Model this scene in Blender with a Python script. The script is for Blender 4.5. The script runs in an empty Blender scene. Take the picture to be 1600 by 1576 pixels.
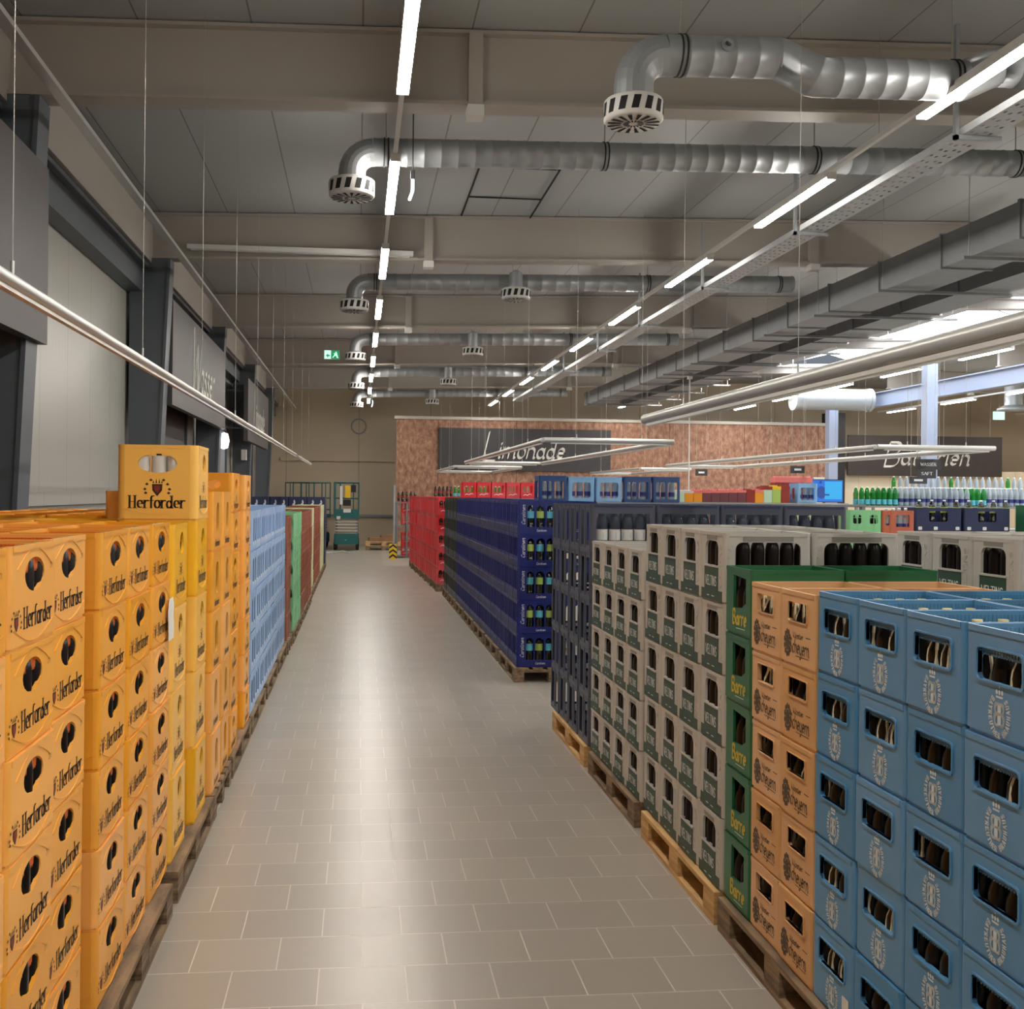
import bpy, math, random
from mathutils import Vector, Matrix, noise
from mathutils.geometry import tessellate_polygon, convex_hull_2d
random.seed(7)
PI = math.pi
SC = bpy.context.scene
COL = SC.collection

# ------------------------------------------------------------------ camera
cam_d = bpy.data.cameras.new('camera')
cam = bpy.data.objects.new('camera', cam_d)
COL.objects.link(cam)
cam_d.sensor_fit = 'HORIZONTAL'
cam_d.sensor_width = 36.0
cam_d.lens = 1650 / 1600 * 36.0
cam_d.shift_x = 75 / 1600
cam_d.shift_y = -16.3 / 1600
cam_d.clip_end = 200
YAW = math.atan(165 / 1650)
cam.matrix_world = (Matrix.Translation((0, 0, 1.88)) @ Matrix.Rotation(-YAW, 4, 'Z')
                    @ Matrix.Rotation(PI / 2, 4, 'X') @ Matrix.Rotation(0.010, 4, 'Z'))
SC.camera = cam

# ------------------------------------------------------------------ world, exposure
SC.view_settings.view_transform = 'Standard'
SC.view_settings.look = 'None'
SC.view_settings.gamma = 1.0
SC.view_settings.use_curve_mapping = False
SC.view_settings.exposure = 0.0
LIGHT_E = 108.0       # ceiling strip lights
SKY_E = 9.0             # skylight panes
w = bpy.data.worlds.new('world'); SC.world = w; w.use_nodes = True
w.node_tree.nodes['Background'].inputs[0].default_value = (0.75, 0.85, 1.0, 1)
w.node_tree.nodes['Background'].inputs[1].default_value = 0.25

# ------------------------------------------------------------------ materials
def lin(c):
    return tuple(((v / 255) / 12.92 if v / 255 <= 0.04045 else ((v / 255 + 0.055) / 1.055) ** 2.4) for v in c)

def mat(name, rgb, rough=0.5, metal=0.0, var=0.06, scale=6.0, bump=0.0, bscale=60.0, spec=0.5, coat=0.0):
    m = bpy.data.materials.new(name); m.use_nodes = True
    nt = m.node_tree; N = nt.nodes; L = nt.links
    b = N['Principled BSDF']
    c = lin(rgb)
    b.inputs['Roughness'].default_value = rough
    b.inputs['Metallic'].default_value = metal
    b.inputs['Specular IOR Level'].default_value = spec
    if coat: b.inputs['Coat Weight'].default_value = coat
    tc = N.new('ShaderNodeTexCoord')
    nz = N.new('ShaderNodeTexNoise'); nz.inputs['Scale'].default_value = scale; nz.inputs['Detail'].default_value = 4
    L.new(tc.outputs['Object'], nz.inputs['Vector'])
    r = N.new('ShaderNodeMix'); r.data_type = 'RGBA'
    r.inputs[6].default_value = (*[max(0, v * (1 - var)) for v in c], 1)
    r.inputs[7].default_value = (*[min(1, v * (1 + var)) for v in c], 1)
    L.new(nz.outputs['Fac'], r.inputs[0]); L.new(r.outputs[2], b.inputs['Base Color'])
    if bump:
        n2 = N.new('ShaderNodeTexNoise'); n2.inputs['Scale'].default_value = bscale
        L.new(tc.outputs['Object'], n2.inputs['Vector'])
        bp = N.new('ShaderNodeBump'); bp.inputs['Strength'].default_value = bump; bp.inputs['Distance'].default_value = 0.01
        L.new(n2.outputs['Fac'], bp.inputs['Height']); L.new(bp.outputs['Normal'], b.inputs['Normal'])
    return m

def emis(name, rgb, s, base=0.8):
    m = bpy.data.materials.new(name); m.use_nodes = True
    N = m.node_tree.nodes; b = N['Principled BSDF']
    b.inputs['Base Color'].default_value = (base, base, base, 1)
    b.inputs['Emission Color'].default_value = (*lin(rgb), 1)
    b.inputs['Emission Strength'].default_value = s
    return m

def crate_mat(name, rgb, rough=0.38, rnd=0.10, tint=0.0):
    """moulded plastic; every crate of a stack is a slightly different age"""
    m = mat(name, rgb, rough, 0, 0.05, 9, 0.05, 180)
    N = m.node_tree.nodes; L = m.node_tree.links; b = N['Principled BSDF']
    oi = N.new('ShaderNodeObjectInfo')
    hs = N.new('ShaderNodeHueSaturation')
    mr = N.new('ShaderNodeMapRange'); mr.inputs['To Min'].default_value = 1 - rnd; mr.inputs['To Max'].default_value = 1 + rnd
    L.new(oi.outputs['Random'], mr.inputs['Value']); L.new(mr.outputs[0], hs.inputs['Value'])
    ms = N.new('ShaderNodeMapRange'); ms.inputs['To Min'].default_value = 1.0; ms.inputs['To Max'].default_value = 0.88
    L.new(oi.outputs['Random'], ms.inputs['Value']); L.new(ms.outputs[0], hs.inputs['Saturation'])
    src = b.inputs['Base Color'].links[0].from_socket
    L.new(src, hs.inputs['Color']); L.new(hs.outputs[0], b.inputs['Base Color'])
    return m

def pet_mat(name, rgb, alpha=0.75):
    m = bpy.data.materials.new(name); m.use_nodes = True
    N = m.node_tree.nodes; L = m.node_tree.links
    for n in list(N):
        if n.type != 'OUTPUT_MATERIAL': N.remove(n)
    out = [n for n in N][0]
    t = N.new('ShaderNodeBsdfTransparent'); t.inputs[0].default_value = (*[0.55 + 0.45 * v for v in lin(rgb)], 1)
    g = N.new('ShaderNodeBsdfPrincipled'); g.inputs['Base Color'].default_value = (*lin(rgb), 1); g.inputs['Roughness'].default_value = 0.08
    mx = N.new('ShaderNodeMixShader'); fr = N.new('ShaderNodeLayerWeight'); fr.inputs[0].default_value = 0.35
    mr = N.new('ShaderNodeMapRange'); mr.inputs['To Min'].default_value = 1 - alpha; mr.inputs['To Max'].default_value = 0.9
    L.new(fr.outputs['Facing'], mr.inputs['Value']); L.new(mr.outputs[0], mx.inputs[0])
    L.new(t.outputs[0], mx.inputs[1]); L.new(g.outputs[0], mx.inputs[2]); L.new(mx.outputs[0], out.inputs[0])
    return m

M = {}
M['white'] = mat('white_paint', (205, 203, 198), 0.45)
M['offwhite'] = mat('offwhite_coating', (176, 170, 160), 0.55, var=0.04, scale=2)
M['beam'] = mat('beam_paint', (160, 153, 144), 0.5, var=0.04, scale=1.5)
M['column'] = mat('slate_grey_paint', (88, 94, 100), 0.45, var=0.05, scale=2)
M['column_blue'] = mat('blue_grey_paint', (134, 142, 160), 0.4, var=0.04, scale=2)
M['galv'] = mat('galvanised_steel', (158, 162, 164), 0.42, 0.45, 0.08, 12)
M['galv_flat'] = mat('galvanised_sheet', (132, 135, 137), 0.5, 0.35, 0.10, 5)
M['black'] = mat('black_plastic', (22, 22, 24), 0.5)
M['slot'] = mat('dark_opening', (14, 12, 11), 0.8)
M['tube'] = mat('tube_aluminium', (200, 200, 196), 0.35, 0.5, 0.03)
M['wire'] = mat('steel_wire', (170, 168, 160), 0.4, 0.5)
M['sign'] = mat('anthracite_board', (52, 50, 52), 0.7, 0, 0.25, 3, 0.05, 30)
M['sign_left'] = mat('anthracite_board_with_glare', (76, 72, 71), 0.5, 0, 0.12, 3, 0.05, 30)  # anthracite board colour lightened to carry the glare on the left boards
M['sign_brown'] = mat('brown_black_board', (58, 50, 46), 0.7, 0, 0.2, 3)
M['chalk'] = mat('chalk_white_letters', (225, 222, 214), 0.6)
M['ink'] = mat('dark_brown_print', (52, 36, 24), 0.5)
M['ink_grey'] = mat('grey_brown_print', (84, 68, 50), 0.6)
M['ink_white'] = mat('white_print', (212, 216, 216), 0.5)
M['ink_pale'] = mat('pale_print', (222, 228, 226), 0.5)
M['ink_yellow'] = mat('yellow_print', (214, 190, 60), 0.5)
M['ink_red'] = mat('red_print', (140, 40, 24), 0.5)
M['orange'] = crate_mat('orange_crate_plastic', (246, 168, 28), 0.36, 0.04)
M['amber'] = crate_mat('amber_crate_plastic', (252, 186, 6), 0.34, 0.04)
M['orange_rib'] = mat('orange_rib_plastic', (226, 108, 34), 0.45)
M['sky'] = crate_mat('pale_blue_crate_plastic', (150, 182, 222), 0.4, 0.05)
M['brown'] = crate_mat('brown_crate_plastic', (146, 78, 48), 0.45, 0.08)
M['rust'] = crate_mat('rust_crate_plastic', (178, 88, 54), 0.45, 0.06)
M['mint'] = crate_mat('mint_crate_plastic', (128, 196, 142), 0.45, 0.06)
M['cream'] = crate_mat('cream_crate_plastic', (206, 214, 168), 0.45, 0.05)
M['blue'] = crate_mat('steel_blue_crate_plastic', (72, 138, 184), 0.36, 0.07)
M['tan'] = crate_mat('sand_crate_plastic', (216, 164, 104), 0.42, 0.04)
M['green'] = crate_mat('bottle_green_crate_plastic', (18, 98, 56), 0.36, 0.08)
M['grey'] = crate_mat('pale_grey_crate_plastic', (186, 182, 174), 0.45, 0.04)
M['grey2'] = crate_mat('mid_grey_crate_plastic', (134, 131, 124), 0.5, 0.04)
M['dgreen'] = crate_mat('dark_green_panel_plastic', (44, 72, 58), 0.5, 0.06)
M['slate'] = crate_mat('slate_crate_plastic', (66, 72, 90), 0.42, 0.10)
M['navyd'] = crate_mat('dark_navy_crate_plastic', (36, 46, 82), 0.4, 0.08)
M['navy'] = crate_mat('royal_navy_crate_plastic', (22, 36, 110), 0.34, 0.06)
M['lattice'] = crate_mat('grey_lattice_plastic', (64, 68, 98), 0.5, 0.15)
M['blackgreen'] = crate_mat('black_green_crate_plastic', (26, 36, 34), 0.4, 0.10)
M['red'] = crate_mat('red_crate_plastic', (214, 22, 40), 0.36, 0.05)
M['dimred'] = crate_mat('dull_red_crate_plastic', (150, 56, 62), 0.5, 0.05)
M['aqua'] = crate_mat('water_blue_crate_plastic', (118, 168, 212), 0.4, 0.05)
M['dblue'] = crate_mat('deep_blue_crate_plastic', (30, 68, 122), 0.4, 0.06)
M['glass_brown'] = mat('brown_bottle_glass', (17, 11, 8), 0.3, 0, 0.1, spec=0.25)
M['glass_dark'] = mat('dark_bottle_glass', (20, 22, 20), 0.08, 0, 0.1, spec=0.8)
M['glass_green'] = pet_mat('green_bottle_glass', (40, 150, 60), 0.45)
M['pet'] = pet_mat('clear_bottle_plastic', (176, 190, 200), 0.32)
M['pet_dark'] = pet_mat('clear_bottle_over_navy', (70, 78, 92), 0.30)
M['tray'] = mat('bright_galvanised_tray', (176, 180, 182), 0.45, 0.15, 0.08, 12)
M['cap'] = mat('crown_cap_metal', (214, 196, 140), 0.35, 0.4)
M['cap_white'] = mat('white_screw_cap', (220, 222, 224), 0.4)
M['foil'] = mat('gold_neck_label', (222, 210, 176), 0.45, 0.0)
M['label_white'] = mat('white_bottle_label', (214, 212, 208), 0.5)
M['label_blue'] = mat('blue_bottle_label', (44, 52, 120), 0.5)
M['label_aqua'] = mat('aqua_bottle_label', (90, 180, 205), 0.5)
M['label_lime'] = mat('lime_bottle_label', (160, 186, 90), 0.5)
M['paper'] = mat('white_paper', (226, 222, 212), 0.7)
M['teal'] = mat('teal_machine_paint', (26, 92, 92), 0.45)
M['yellow'] = mat('yellow_paint', (226, 186, 30), 0.5)
M['carton'] = mat('brown_cardboard', (140, 104, 74), 0.8)

def wood_mat(name, rgb, dark, s=1.0):
    m = mat(name, rgb, 0.8, 0, 0.1, 5, 0.3, 60)
    N = m.node_tree.nodes; L = m.node_tree.links; b = N['Principled BSDF']
    tc = N.new('ShaderNodeTexCoord'); mp = N.new('ShaderNodeMapping'); mp.inputs['Scale'].default_value = (14, 3, 40)
    nz = N.new('ShaderNodeTexNoise'); nz.inputs['Scale'].default_value = s; nz.inputs['Detail'].default_value = 8
    rp = N.new('ShaderNodeValToRGB'); rp.color_ramp.elements[0].color = (*lin(dark), 1); rp.color_ramp.elements[1].color = (*lin(rgb), 1)
    rp.color_ramp.elements[0].position = 0.35; rp.color_ramp.elements[1].position = 0.65
    L.new(tc.outputs['Object'], mp.inputs[0]); L.new(mp.outputs[0], nz.inputs['Vector'])
    L.new(nz.outputs['Fac'], rp.inputs[0]); L.new(rp.outputs[0], b.inputs['Base Color'])
    return m
M['wood_new'] = wood_mat('pale_pallet_wood', (214, 176, 118), (176, 134, 84))
M['wood_old'] = wood_mat('weathered_pallet_wood', (150, 124, 94), (92, 76, 58))

def floor_mat():
    m = bpy.data.materials.new('grey_floor_tiles'); m.use_nodes = True
    N = m.node_tree.nodes; L = m.node_tree.links; b = N['Principled BSDF']
    g = N.new('ShaderNodeNewGeometry'); mp = N.new('ShaderNodeMapping')
    mp.inputs['Location'].default_value = (0.135, 0.02, 0)
    br = N.new('ShaderNodeTexBrick')
    br.inputs['Scale'].default_value = 1.0; br.inputs['Brick Width'].default_value = 0.338
    br.inputs['Row Height'].default_value = 0.302; br.inputs['Mortar Size'].default_value = 0.0030
    br.inputs['Mortar Smooth'].default_value = 0.2; br.offset = 0.5; br.inputs['Bias'].default_value = 0
    br.inputs['Color1'].default_value = (*lin((156, 148, 137)), 1)
    br.inputs['Color2'].default_value = (*lin((164, 156, 144)), 1)
    br.inputs['Mortar'].default_value = (*lin((204, 198, 187)), 1)
    L.new(g.outputs['Position'], mp.inputs[0]); L.new(mp.outputs[0], br.inputs['Vector'])
    nz = N.new('ShaderNodeTexNoise'); nz.inputs['Scale'].default_value = 0.9; nz.inputs['Detail'].default_value = 5
    L.new(g.outputs['Position'], nz.inputs['Vector'])
    mx = N.new('ShaderNodeMix'); mx.data_type = 'RGBA'; mx.blend_type = 'MULTIPLY'; mx.inputs[0].default_value = 0.35
    rp = N.new('ShaderNodeMapRange'); rp.inputs['To Min'].default_value = 0.92; rp.inputs['To Max'].default_value = 1.06
    L.new(nz.outputs['Fac'], rp.inputs['Value']); cb = N.new('ShaderNodeCombineColor')
    for i in range(3): L.new(rp.outputs[0], cb.inputs[i])
    L.new(br.outputs['Color'], mx.inputs[6]); L.new(cb.outputs[0], mx.inputs[7]); L.new(mx.outputs[2], b.inputs['Base Color'])
    rr = N.new('ShaderNodeMapRange'); rr.inputs['To Min'].default_value = 0.32; rr.inputs['To Max'].default_value = 0.8
    L.new(br.outputs['Fac'], rr.inputs['Value'])
    n3 = N.new('ShaderNodeTexNoise'); n3.inputs['Scale'].default_value = 1.6; n3.inputs['Detail'].default_value = 3
    L.new(g.outputs['Position'], n3.inputs['Vector'])
    ad = N.new('ShaderNodeMath'); ad.operation = 'MULTIPLY_ADD'; ad.inputs[1].default_value = 0.035
    L.new(n3.outputs['Fac'], ad.inputs[0]); L.new(rr.outputs[0], ad.inputs[2])
    sb = N.new('ShaderNodeMath'); sb.operation = 'SUBTRACT'; sb.inputs[1].default_value = 0.0175
    L.new(ad.outputs[0], sb.inputs[0]); L.new(sb.outputs[0], b.inputs['Roughness'])
    bp = N.new('ShaderNodeBump'); bp.inputs['Strength'].default_value = 0.25; bp.inputs['Distance'].default_value = 0.002; bp.invert = True
    L.new(br.outputs['Fac'], bp.inputs['Height']); L.new(bp.outputs['Normal'], b.inputs['Normal'])
    b.inputs['Specular IOR Level'].default_value = 0.9
    return m

def panel_mat(name, rgb, axis, width, line, rough=0.55, horiz=None, lw=0.012, rib=0.0, metal=0.0):
    """flat cladding with thin joint lines every `width` metres along world axis 0/1"""
    m = mat(name, rgb, rough, metal, 0.03, 0.7)
    N = m.node_tree.nodes; L = m.node_tree.links; b = N['Principled BSDF']
    g = N.new('ShaderNodeNewGeometry'); s = N.new('ShaderNodeSeparateXYZ'); L.new(g.outputs['Position'], s.inputs[0])
    def lines(out, wd):
        a = N.new('ShaderNodeMath'); a.operation = 'PINGPONG'; a.inputs[1].default_value = wd / 2
        L.new(out, a.inputs[0])
        c = N.new('ShaderNodeMath'); c.operation = 'LESS_THAN'; c.inputs[1].default_value = lw / 2
        L.new(a.outputs[0], c.inputs[0]); return c.outputs[0]
    f = lines(s.outputs[axis], width)
    if horiz:
        f2 = lines(s.outputs[horiz[0]], horiz[1])
        mxm = N.new('ShaderNodeMath'); mxm.operation = 'MAXIMUM'; L.new(f, mxm.inputs[0]); L.new(f2, mxm.inputs[1]); f = mxm.outputs[0]
    mx = N.new('ShaderNodeMix'); mx.data_type = 'RGBA'
    src = b.inputs['Base Color'].links[0].from_socket
    L.new(f, mx.inputs[0]); L.new(src, mx.inputs[6]); mx.inputs[7].default_value = (*lin(line), 1)
    L.new(mx.outputs[2], b.inputs['Base Color'])
    if rib:
        wv = N.new('ShaderNodeMath'); wv.operation = 'PINGPONG'; wv.inputs[1].default_value = rib / 2
        L.new(s.outputs[axis], wv.inputs[0])
        bp = N.new('ShaderNodeBump'); bp.inputs['Distance'].default_value = 0.02; bp.inputs['Strength'].default_value = 0.5
        L.new(wv.outputs[0], bp.inputs['Height']); L.new(bp.outputs['Normal'], b.inputs['Normal'])
    return m

def stone_mat():
    m = mat('copper_brown_wallpaper', (150, 112, 88), 0.7)
    N = m.node_tree.nodes; L = m.node_tree.links; b = N['Principled BSDF']
    g = N.new('ShaderNodeNewGeometry'); mp = N.new('ShaderNodeMapping'); mp.inputs['Scale'].default_value = (1.6, 1, 0.9)
    L.new(g.outputs['Position'], mp.inputs[0])
    n1 = N.new('ShaderNodeTexNoise'); n1.inputs['Scale'].default_value = 4.5; n1.inputs['Detail'].default_value = 12; n1.inputs['Roughness'].default_value = 0.72
    L.new(mp.outputs[0], n1.inputs['Vector'])
    rp = N.new('ShaderNodeValToRGB'); e = rp.color_ramp.elements
    e[0].position = 0.3; e[0].color = (*lin((88, 60, 48)), 1); e[1].position = 0.72; e[1].color = (*lin((192, 154, 126)), 1)
    k = e.new(0.5); k.color = (*lin((142, 102, 80)), 1)
    L.new(n1.outputs['Fac'], rp.inputs[0])
    s = N.new('ShaderNodeSeparateXYZ'); L.new(g.outputs['Position'], s.inputs[0])
    a = N.new('ShaderNodeMath'); a.operation = 'PINGPONG'; a.inputs[1].default_value = 1.35; L.new(s.outputs[0], a.inputs[0])
    c = N.new('ShaderNodeMath'); c.operation = 'LESS_THAN'; c.inputs[1].default_value = 0.012; L.new(a.outputs[0], c.inputs[0])
    mx = N.new('ShaderNodeMix'); mx.data_type = 'RGBA'; L.new(c.outputs[0], mx.inputs[0]); L.new(rp.outputs[0], mx.inputs[6])
    mx.inputs[7].default_value = (*lin((96, 62, 48)), 1); L.new(mx.outputs[2], b.inputs['Base Color'])
    return m

# ------------------------------------------------------------------ mesh builder
class MB:
    def __init__(s): s.v = []; s.f = []; s.m = []; s.sm = []; s.mats = []
    def mi(s, m):
        if m not in s.mats: s.mats.append(m)
        return s.mats.index(m)
    def add(s, vs, fs, m, smooth=False):
        o = len(s.v); i = s.mi(m); s.v += [tuple(p) for p in vs]
        for f in fs: s.f.append([o + k for k in f]); s.m.append(i); s.sm.append(smooth)
    def box(s, x0, x1, y0, y1, z0, z1, m, skip=''):
        vs = [(x, y, z) for z in (z0, z1) for y in (y0, y1) for x in (x0, x1)]
        fs = {'b': (0, 2, 3, 1), 't': (4, 5, 7, 6), 'f': (0, 1, 5, 4), 'k': (2, 6, 7, 3), 'l': (0, 4, 6, 2), 'r': (1, 3, 7, 5)}
        s.add(vs, [f for k, f in fs.items() if k not in skip], m)
    def beam(s, p, q, a, b, m):
        """bar of cross-section a x b between two points"""
        p, q = Vector(p), Vector(q); d = (q - p).normalized()
        up = Vector((0, 0, 1)) if abs(d.z) < 0.95 else Vector((1, 0, 0))
        x = d.cross(up).normalized(); y = x.cross(d)
        vs = []
        for c in (p, q):
            for i, j in ((-1, -1), (1, -1), (1, 1), (-1, 1)): vs.append(c + x * i * a / 2 + y * j * b / 2)
        s.add(vs, [(0, 1, 2, 3), (4, 7, 6, 5), (0, 4, 5, 1), (1, 5, 6, 2), (2, 6, 7, 3), (3, 7, 4, 0)], m)
    def tube(s, pts, r, m, n=10, cap=True, smooth=True):
        pts = [Vector(p) for p in pts]; rings = []
        rs = r if isinstance(r, (list, tuple)) else [r] * len(pts)
        prev = None
        for i, p in enumerate(pts):
            a = pts[max(i - 1, 0)]; b = pts[min(i + 1, len(pts) - 1)]; d = (b - a).normalized()
            if prev is None:
                up = Vector((0, 0, 1)) if abs(d.z) < 0.9 else Vector((1, 0, 0)); x = d.cross(up).normalized()
            else:
                x = (prev - d * prev.dot(d)).normalized()
            prev = x; y = d.cross(x)
            rings.append([p + (x * math.cos(2 * PI * k / n) + y * math.sin(2 * PI * k / n)) * rs[i] for k in range(n)])
        vs = [v for rg in rings for v in rg]; fs = []
        for i in range(len(rings) - 1):
            for k in range(n):
                k2 = (k + 1) % n; fs.append((i * n + k, i * n + k2, (i + 1) * n + k2, (i + 1) * n + k))
        s.add(vs, fs, m, smooth)
        if cap:
            s.add(rings[0], [tuple(range(n))], m); s.add(rings[-1], [tuple(range(n))], m)
    def lathe(s, prof, m, n=14, c=(0, 0, 0), smooth=True):
        vs = []; fs = []
        for r, z in prof:
            for k in range(n): vs.append((c[0] + r * math.cos(2 * PI * k / n), c[1] + r * math.sin(2 * PI * k / n), c[2] + z))
        for i in range(len(prof) - 1):
            for k in range(n):
                k2 = (k + 1) % n; fs.append((i * n + k, i * n + k2, (i + 1) * n + k2, (i + 1) * n + k))
        s.add(vs, fs, m, smooth)
    def panel(s, loops, t, fn, m):
        """flat plate with holes; loops of (u,v); fn(u,v,w) -> xyz, w from 0 (outer skin) to -t"""
        flat = [p for lp in loops for p in lp]
        tr = tessellate_polygon([[Vector((u, v, 0)) for u, v in lp] for lp in loops])
        n = len(flat)
        vs = [fn(u, v, 0) for u, v in flat] + [fn(u, v, -t) for u, v in flat]
        fs = [tuple(a) for a in tr] + [tuple(k + n for k in reversed(a)) for a in tr]
        o = 0
        for lp in loops:
            k = len(lp)
            for i in range(k): fs.append((o + i, o + (i + 1) % k, n + o + (i + 1) % k, n + o + i))
            o += k
        s.add(vs, fs, m)
    def poly(s, pts, fn, m, w=0.0, t=0.0):
        n = len(pts)
        vs = [fn(u, v, w + t) for u, v in pts]
        if t:
            vs += [fn(u, v, w) for u, v in pts]
            fs = [tuple(range(n))] + [(i, (i + 1) % n, n + (i + 1) % n, n + i) for i in range(n)]
        else: fs = [tuple(range(n))]
        s.add(vs, fs, m)
    def mesh(s, name):
        me = bpy.data.meshes.new(name); me.from_pydata(s.v, [], s.f)
        for m in s.mats: me.materials.append(M[m] if isinstance(m, str) else m)
        me.polygons.foreach_set('material_index', s.m); me.polygons.foreach_set('use_smooth', s.sm)
        me.update(); return me
    def build(s, name, parent=None, loc=(0, 0, 0), rz=0.0):
        return link(name, s.mesh(name), parent, loc, rz)

def link(name, data, parent=None, loc=(0, 0, 0), rz=0.0):
    o = bpy.data.objects.new(name, data); COL.objects.link(o)
    o.location = loc; o.rotation_euler = (0, 0, rz)
    if parent: o.parent = parent
    return o
def empty(name, loc=(0, 0, 0), rz=0.0):
    o = link(name, None, None, loc, rz); o.empty_display_size = 0.1; return o
def tag(o, label, cat, group=None, kind=None):
    o['label'] = label; o['category'] = cat
    if group: o['group'] = group
    if kind: o['kind'] = kind
    return o
def struct(o): o['kind'] = 'structure'; return o

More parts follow.
